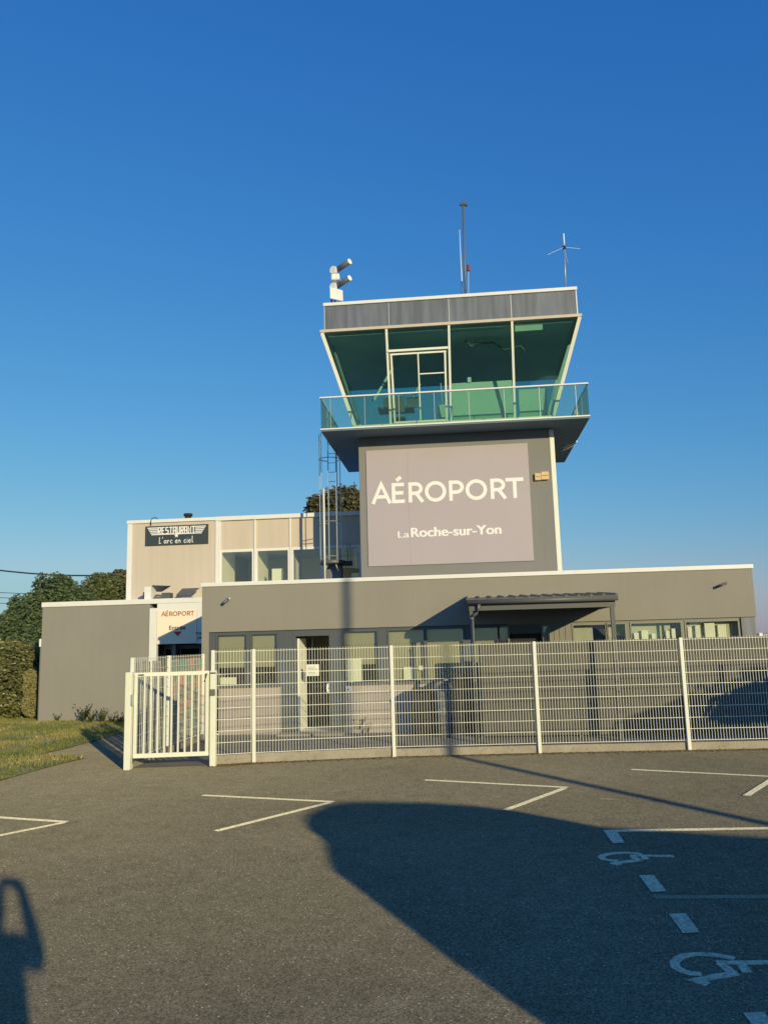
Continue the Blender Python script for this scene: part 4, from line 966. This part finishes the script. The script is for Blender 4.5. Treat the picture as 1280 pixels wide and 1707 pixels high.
c = at(940, 412, 22); MB().tube([c-Vector((0, 0, .05)), c+Vector((0, 0, .03))], .045, 10).build('hub', 'black_plastic', Dp)
for q in ((912.5, 424.5, 21.6), (966, 414.5, 22.6), (946, 438, 22.4)): MB().tube([c, at(*q)], .0045, 5).build('rod', 'letter_white', Dp)
Sb = thing('roof_bracket', (at(950, 478, 20.9).x, 20.9, ZRf), 'tiny black bracket beside the dipole antenna on the roof edge', 'bracket')
q = at(951, 479, 20.9); MB().prism([(q.x-.07, 20.9, ZRf), (q.x+.03, 20.9, ZRf), (q.x+.02, 20.9, ZRf+.1)], (0, .05, 0)).build('plate', 'black_plastic', Sb)

# ------------------------------------------------------------------ vegetation
def leaves(mb, blobs, n, size, flat=.55, shell=.5, jag=.35, zmin=.0):
    vol = [b[3]*b[4]*b[5] for b in blobs]; tot = sum(vol)
    for b, v in zip(blobs, vol):
        cx, cy, cz, rx, ry, rz = b; sd = random.random()*50
        for _ in range(int(n*v/tot)):
            u = Vector((random.gauss(0, 1), random.gauss(0, 1), random.gauss(0, 1))).normalized()
            nz = mnoise.noise(u*2.2+Vector((sd, 0, 0)))*jag + mnoise.noise(u*6+Vector((sd, 9, 0)))*jag*.5
            r = (shell+(1-shell)*random.random()**.6)*(1+nz)
            if mnoise.noise(Vector((cx+u.x*rx*r, cy+u.y*ry*r, cz+u.z*rz*r))*1.6) < -.28 and random.random() < .75: continue
            p = Vector((cx+u.x*rx*r, cy+u.y*ry*r, cz+u.z*rz*r))
            if p.z < zmin: continue
            s = size*random.uniform(.6, 1.35); a_ = Vector((random.uniform(-1, 1), random.uniform(-1, 1), random.uniform(-1, 1))).normalized()
            t1 = a_.cross(u+Vector((.01, .02, .9))).normalized()*s; t2 = a_.cross(t1).normalized()*s*flat
            mb.face([p-t1, p-t2, p+t1, p+t2])
def tree(name, blobs, n, size, m, label, x, y, h, r, cat='tree', limbs=5, group=None, **kw):
    t = thing(name, (x, y, 0), label, cat, group); mb = MB(); leaves(mb, blobs, n, size, **kw); mb.build('crown', m, t, fixn=False)
    k = MB(); k.tube([(x, y, 0), (x+.05*h*.3, y, h*.45), (x, y+.02, h*.9)], r, 9, r2=r*.35)
    for i in range(limbs):
        b = random.choice(blobs); z = h*random.uniform(.35, .75)
        q = Vector((b[0]+random.uniform(-.5, .5)*b[3], b[1]+random.uniform(-.4, .4)*b[4], b[2]+random.uniform(-.2, .5)*b[5]))
        s0 = Vector((x, y, z)); k.tube([s0, s0.lerp(q, .5)+Vector((0, 0, .1*h*.3)), q], r*.45, 6, r2=r*.1)
    k.build('trunk', 'bark', t); return t
def pb(px, py, Y, rpx, asp=1.0, ry=None):       # blob centred at a pixel with a radius in pixels
    c = at(px, py, Y); r = rpx*Y/F; return (c.x, Y, c.z, r, ry or r, r*asp)
tree('broadleaf_tree', [pb(95, 1000, 31, 45), pb(60, 1035, 30.5, 52), pb(20, 1062, 30, 46), pb(120, 1035, 31, 50), pb(100, 985, 31, 26), pb(-30, 1080, 30, 50), pb(75, 1080, 30, 50), pb(160, 1040, 31.5, 40), pb(30, 1100, 30.5, 40)],
     80000, .062, 'leaf_dark', 'big dark green tree rising behind the left corner of the side wing', at(70, 1100, 30.5).x, 30.6, 3.6, .22, jag=.30)
tree('broadleaf_tree', [pb(175, 990, 36, 34), pb(205, 1000, 36, 34), pb(150, 1005, 35.5, 26)], 26000, .075, 'leaf_mid', 'rounded tree between the big dark tree and the restaurant block', at(185, 1000, 36).x, 36, 3.6, .2)
tree('broadleaf_tree', [pb(195, 972, 42, 20), pb(212, 976, 42, 26), pb(240, 990, 42, 30)], 12000, .12, 'leaf_far', 'darkest distant tree touching the restaurant wall edge just under the cable', at(205, 990, 42).x, 42, 5, .25)
tree('broadleaf_tree', [pb(530, 846, 62, 22), pb(560, 836, 62, 24), pb(585, 836, 62, 24), pb(605, 845, 62, 24), pb(548, 862, 62, 26), pb(590, 862, 62, 26)], 14000, .15, 'leaf_far',
     'tree top showing over the restaurant roof beside the caged ladder', at(570, 870, 62).x, 62, 11, .3, jag=.5)
tree('laurel_hedge', [pb(15, 1110, 25, 42), pb(-25, 1120, 25, 46), pb(45, 1100, 25.5, 30), pb(20, 1150, 24.5, 46), pb(-30, 1165, 24.3, 50), pb(50, 1140, 25, 30), pb(15, 1180, 24.3, 34)],
     30000, .055, 'leaf_laurel', 'tall shiny leaved hedge at the left edge of the lawn', at(10, 1190, 24.8).x, 24.8, 1.8, .08, cat='hedge', zmin=.02, flat=.5)
tree('laurel_hedge', [pb(20, 1088, 26, 26, .7), pb(-15, 1085, 26, 28, .7), pb(55, 1092, 26.3, 22, .7), pb(62, 1105, 26.5, 20)],
     12000, .06, 'leaf_yellow', 'yellow green shoots along the hedge top below the big dark tree', at(30, 1100, 26.2).x, 26.2, 1.8, .05, cat='hedge', zmin=.02)
tree('column_shrub', [pb(53, 1145, 23.9, 15, 1.5), pb(53, 1175, 23.9, 16, 1.3), pb(52, 1130, 23.9, 12, 1.2)], 16000, .028, 'leaf_conifer', 'small clipped olive shrub beside the left corner of the side wing', at(53, 1190, 23.9).x, 23.9, 1.0, .04, cat='shrub', jag=.1, zmin=.02)
# tree outside the frame on the right that shades the screen
tree('broadleaf_tree', [(8.5, 10, 2.2, .9, .8, .28), (9.3, 10, 2.35, 1.0, .8, .42), (10.1, 10, 2.4, 1.1, .9, .68), (10.9, 10, 2.5, 1.2, 1.0, .9), (11.8, 10, 2.6, 1.3, 1.0, 1.0), (13, 10, 2.7, 1.6, 1.2, 1.1)], 42000, .10, 'leaf_mid', 'young tree at the right side of the car park', 11.0, 10, 3.0, .09, limbs=8)
# weeds
def weed(px, py, h, n, label):
    g = gd(px, py); t = thing('weed', (g.x, g.y, 0), label, 'weed', 'weeds along the walls'); mb = MB()
    for _ in range(n):
        a_ = random.uniform(0, 6.28); l = h*random.uniform(.4, 1); tip = g+Vector((math.cos(a_)*l*.55, math.sin(a_)*l*.3, l)); nn_ = Vector((math.sin(a_), -math.cos(a_), 0))*.012
        mb.face([g-nn_*.4, g+nn_*.4, tip]); 
        for k_ in range(4):
            q_ = g.lerp(tip, random.uniform(.3, 1)); s_ = h*.09; v1 = Vector((random.uniform(-1, 1), random.uniform(-1, 1), random.uniform(-.6, 1))).normalized()*s_; v2 = v1.cross(Vector((.3, .5, 1))).normalized()*s_*.5
            mb.face([q_, q_+v1*.5+v2, q_+v1*1.3, q_+v1*.5-v2])
    mb.build('leaves', 'weed_leaf', t, fixn=False)
for px, py, h, n, lb in ((96, 1204, .28, 30, 'low weed at the wall foot left of the taller weeds'), (139, 1205, .55, 60, 'tallest leafy weed against the side wing wall'), (152, 1206, .4, 50, 'bushy weed just right of the tallest weed'),
                     (171, 1206, .45, 50, 'leafy weed in the middle of the wing wall foot'), (186, 1207, .35, 40, 'short weed near the gate end of the wing wall'), (200, 1207, .35, 40, 'weed clump beside the left gate post top of the lawn'),
                     (217, 1281, .22, 40, 'small weed growing at the foot of the left gate post'), (598, 1222, .38, 30, 'upright dark weed against the terminal wall behind the fence'), (612, 1224, .28, 20, 'low weed right of the upright dark weed behind the fence')):
    weed(px, py, h, n, lb)

# overhead cables
for (a_, b_, r_, lb) in (((-60, 942), (230, 957), .045, 'thick black cable crossing the sky into the distant trees'), ((-60, 983), (120, 990), .018, 'highest of the three thin wires at the left edge'),
                    ((-60, 992), (100, 997), .018, 'middle one of the three thin wires at the left edge'), ((-60, 1001), (90, 1006), .018, 'lowest of the three thin wires at the left edge'),
                    ((-60, 1022.5), (120, 1024.5), .03, 'dark cable lower down the sky passing behind the big tree')):
    A, B = at(*a_, 45), at(*b_, 45); d_ = B-A; pts = [A-d_*.6+Vector((0, 0, .55 if r_ > .02 else .3))]
    for i in range(9): f = i/8; pts.append(A.lerp(B, f)-Vector((0, 0, .30*4*f*(1-f)*(1 if r_ == .045 else .3))))
    o = MB().tube(pts, r_, 5).build('overhead_cable', 'cable'); tag(o, lb, 'cable', 'overhead cables left of the building')

# ------------------------------------------------------------------ things behind the camera that cast the shadows
Lp = thing('lamp_post', (10.75, -3, 0), 'tall lamp post in the car park', 'lamp post')
MB().tube([(10.75, -3, 0), (10.75, -3, 9.45)], .095, 12, r2=.075).build('pole', 'galvanised', Lp)
MB().bar((10.75, -3, 9.45), (10.75+.5*.62, -3-.5, 9.5), .12, .06).build('lamp_head', 'dull_steel', Lp)
# parked high-roofed van whose side faces along the light
Vn = thing('parked_van', (5, 1, 0), 'high roofed van parked beside the photographer', 'van')
Ldir = Vector((.85, .527, 0)).normalized(); Wd = Vector((.62, -1, 0)).normalized()*1.9; O = Vector((3.14, 0, 0))
kx = Ldir.x+TX*Ldir.y; 
sil = [(905, 1707), (750, 1600), (620, 1500), (575, 1466), (552, 1450), (543, 1425), (540, 1402), (530, 1393), (513, 1383), (505, 1367), (512, 1356), (540, 1342), (570, 1337), (600, 1336), (700, 1337), (780, 1342), (850, 1350), (1000, 1378), (1280, 1396)]
prof = []
for s_ in sil:
    g = gd(*s_); X = g.x+TX*g.y; z = KZ*g.y; u = (X-3.14)/kx; prof.append((u, z-KZ*Ldir.y*u))
u0 = prof[0][0]; ue = prof[-1][0]
poly = [(u0, .35), ]+prof+[(ue+.8, prof[-1][1]-.1), (ue+.8, .35)]
MB().prism([O+Ldir*u+Vector((0, 0, z)) for u, z in poly], Wd).build('body', 'van_paint', Vn)
for u in (1.0, 4.2):
    for wv_ in (.08, .88): c = O+Ldir*u+Wd*wv_; MB().tube([c+Vector((0, 0, .33)), c+Wd.normalized()*.2+Vector((0, 0, .33))], .33, 20).build('wheel', 'rubber', Vn)
c = O+Ldir*.9-Wd.normalized()*.01
MB().prism([c+Ldir*u+Vector((0, 0, z)) for u, z in ((0, 1.3), (1.0, 1.3), (1.0, 1.95), (.15, 1.95))], Wd.normalized()*.008).build('side_window', 'sign_dark', Vn)

# photographer
Pn = thing('person', (.30, -.38, 0), 'person in dark jacket holding up a phone to take the picture', 'person')
def skin_body(name, joints, edges_, m, par, sub=2):
    me = bpy.data.meshes.new(name); me.from_pydata([Vector(j[0])-par.location for j in joints], edges_, []); o = bpy.data.objects.new(name, me); COL.objects.link(o); o.parent = par
    sk = o.modifiers.new('skin', 'SKIN'); sk.use_smooth_shade = True
    for i, j in enumerate(joints):
        r_ = j[1]; me.skin_vertices[0].data[i].radius = (r_, r_*(j[2] if len(j) > 2 else 1))
    me.skin_vertices[0].data[0].use_root = True
    ss = o.modifiers.new('s', 'SUBSURF'); ss.levels = sub; ss.render_levels = sub
    me.materials.append(MATS[m]); return o
bx, by = .48, -.42
J = [((bx, by, 1.05), .165, .75), ((bx, by, 1.32), .16, .75), ((bx, by, 1.58), .20, .65), ((bx, by, 1.71), .10, .8), ((bx, by, 1.78), .065), ((bx, by+.03, 1.85), .085), ((bx, by+.03, 1.96), .09), ((bx, by+.02, 2.03), .05),
     ((bx+.19, by, 1.70), .085), ((bx+.27, by+.14, 1.50), .055), ((bx+.22, by+.18, 1.58), .05), ((bx+.05, by+.32, 1.88), .036), ((bx+.02, by+.36, 1.96), .03),
     ((bx-.19, by, 1.66), .085), ((bx-.28, by+.16, 1.55), .06), ((bx-.27, by+.2, 1.64), .05), ((bx-.18, by+.33, 1.92), .036), ((bx-.16, by+.36, 1.98), .03),
     ((bx+.10, by, .94), .12), ((bx+.11, by+.02, .50), .075), ((bx+.12, by-.02, .10), .05), ((bx+.13, by+.14, .05), .045),
     ((bx-.10, by, .94), .12), ((bx-.11, by+.02, .50), .075), ((bx-.12, by-.02, .10), .05), ((bx-.13, by+.14, .05), .045)]
# pull the right elbow outwards as in the cast shadow
J[9] = ((bx+.20, by+.13, 1.57), .08); J[10] = ((bx+.18, by+.2, 1.69), .055); J[11] = ((bx+.06, by+.34, 1.95), .04); J[12] = ((bx+.02, by+.37, 2.02), .04)
Ed = [(0, 1), (1, 2), (2, 3), (3, 4), (4, 5), (5, 6), (6, 7), (2, 8), (8, 9), (9, 10), (10, 11), (11, 12), (2, 13), (13, 14), (14, 15), (15, 16), (16, 17), (0, 18), (18, 19), (19, 20), (20, 21), (0, 22), (22, 23), (23, 24), (24, 25)]
skin_body('body', J, Ed, 'jacket', Pn)
for hx, sgn in ((bx+.02, 1), (bx-.16, -1)):
    for i in range(4):
        q = Vector((hx, by+.37, 2.0-.02 if sgn > 0 else 1.95)); z_ = q.z+.03-.022*i
        skin_body('finger', [((q.x, q.y, z_-.01), .011), ((q.x-sgn*.03, q.y+.015, z_), .009), ((q.x-sgn*.06, q.y+.01, z_), .008)], [(0, 1), (1, 2)], 'skin', Pn, 1)
    skin_body('thumb', [((hx, by+.37, q.z-.04), .012), ((hx-sgn*.03, by+.36, q.z-.05), .010), ((hx-sgn*.05, by+.355, q.z-.035), .009)], [(0, 1), (1, 2)], 'skin', Pn, 1)
hd = bmesh.new(); bmesh.ops.create_icosphere(hd, subdivisions=3, radius=1)
for v in hd.verts: v.co = Vector((bx+v.co.x*.088, by+.02+v.co.y*.1, 1.965+v.co.z*.095))
hm = MB(); hm.bm.free(); hm.bm = hd; hm.build('hair', 'hair', Pn)
Ph = thing('phone', (.4, -.035, 2.0), 'black phone held up sideways by the photographer', 'phone')
box('case', 'black_plastic', Ph, 0.33, .485, -.045, -.035, 1.955, 2.035, bevel=.003)
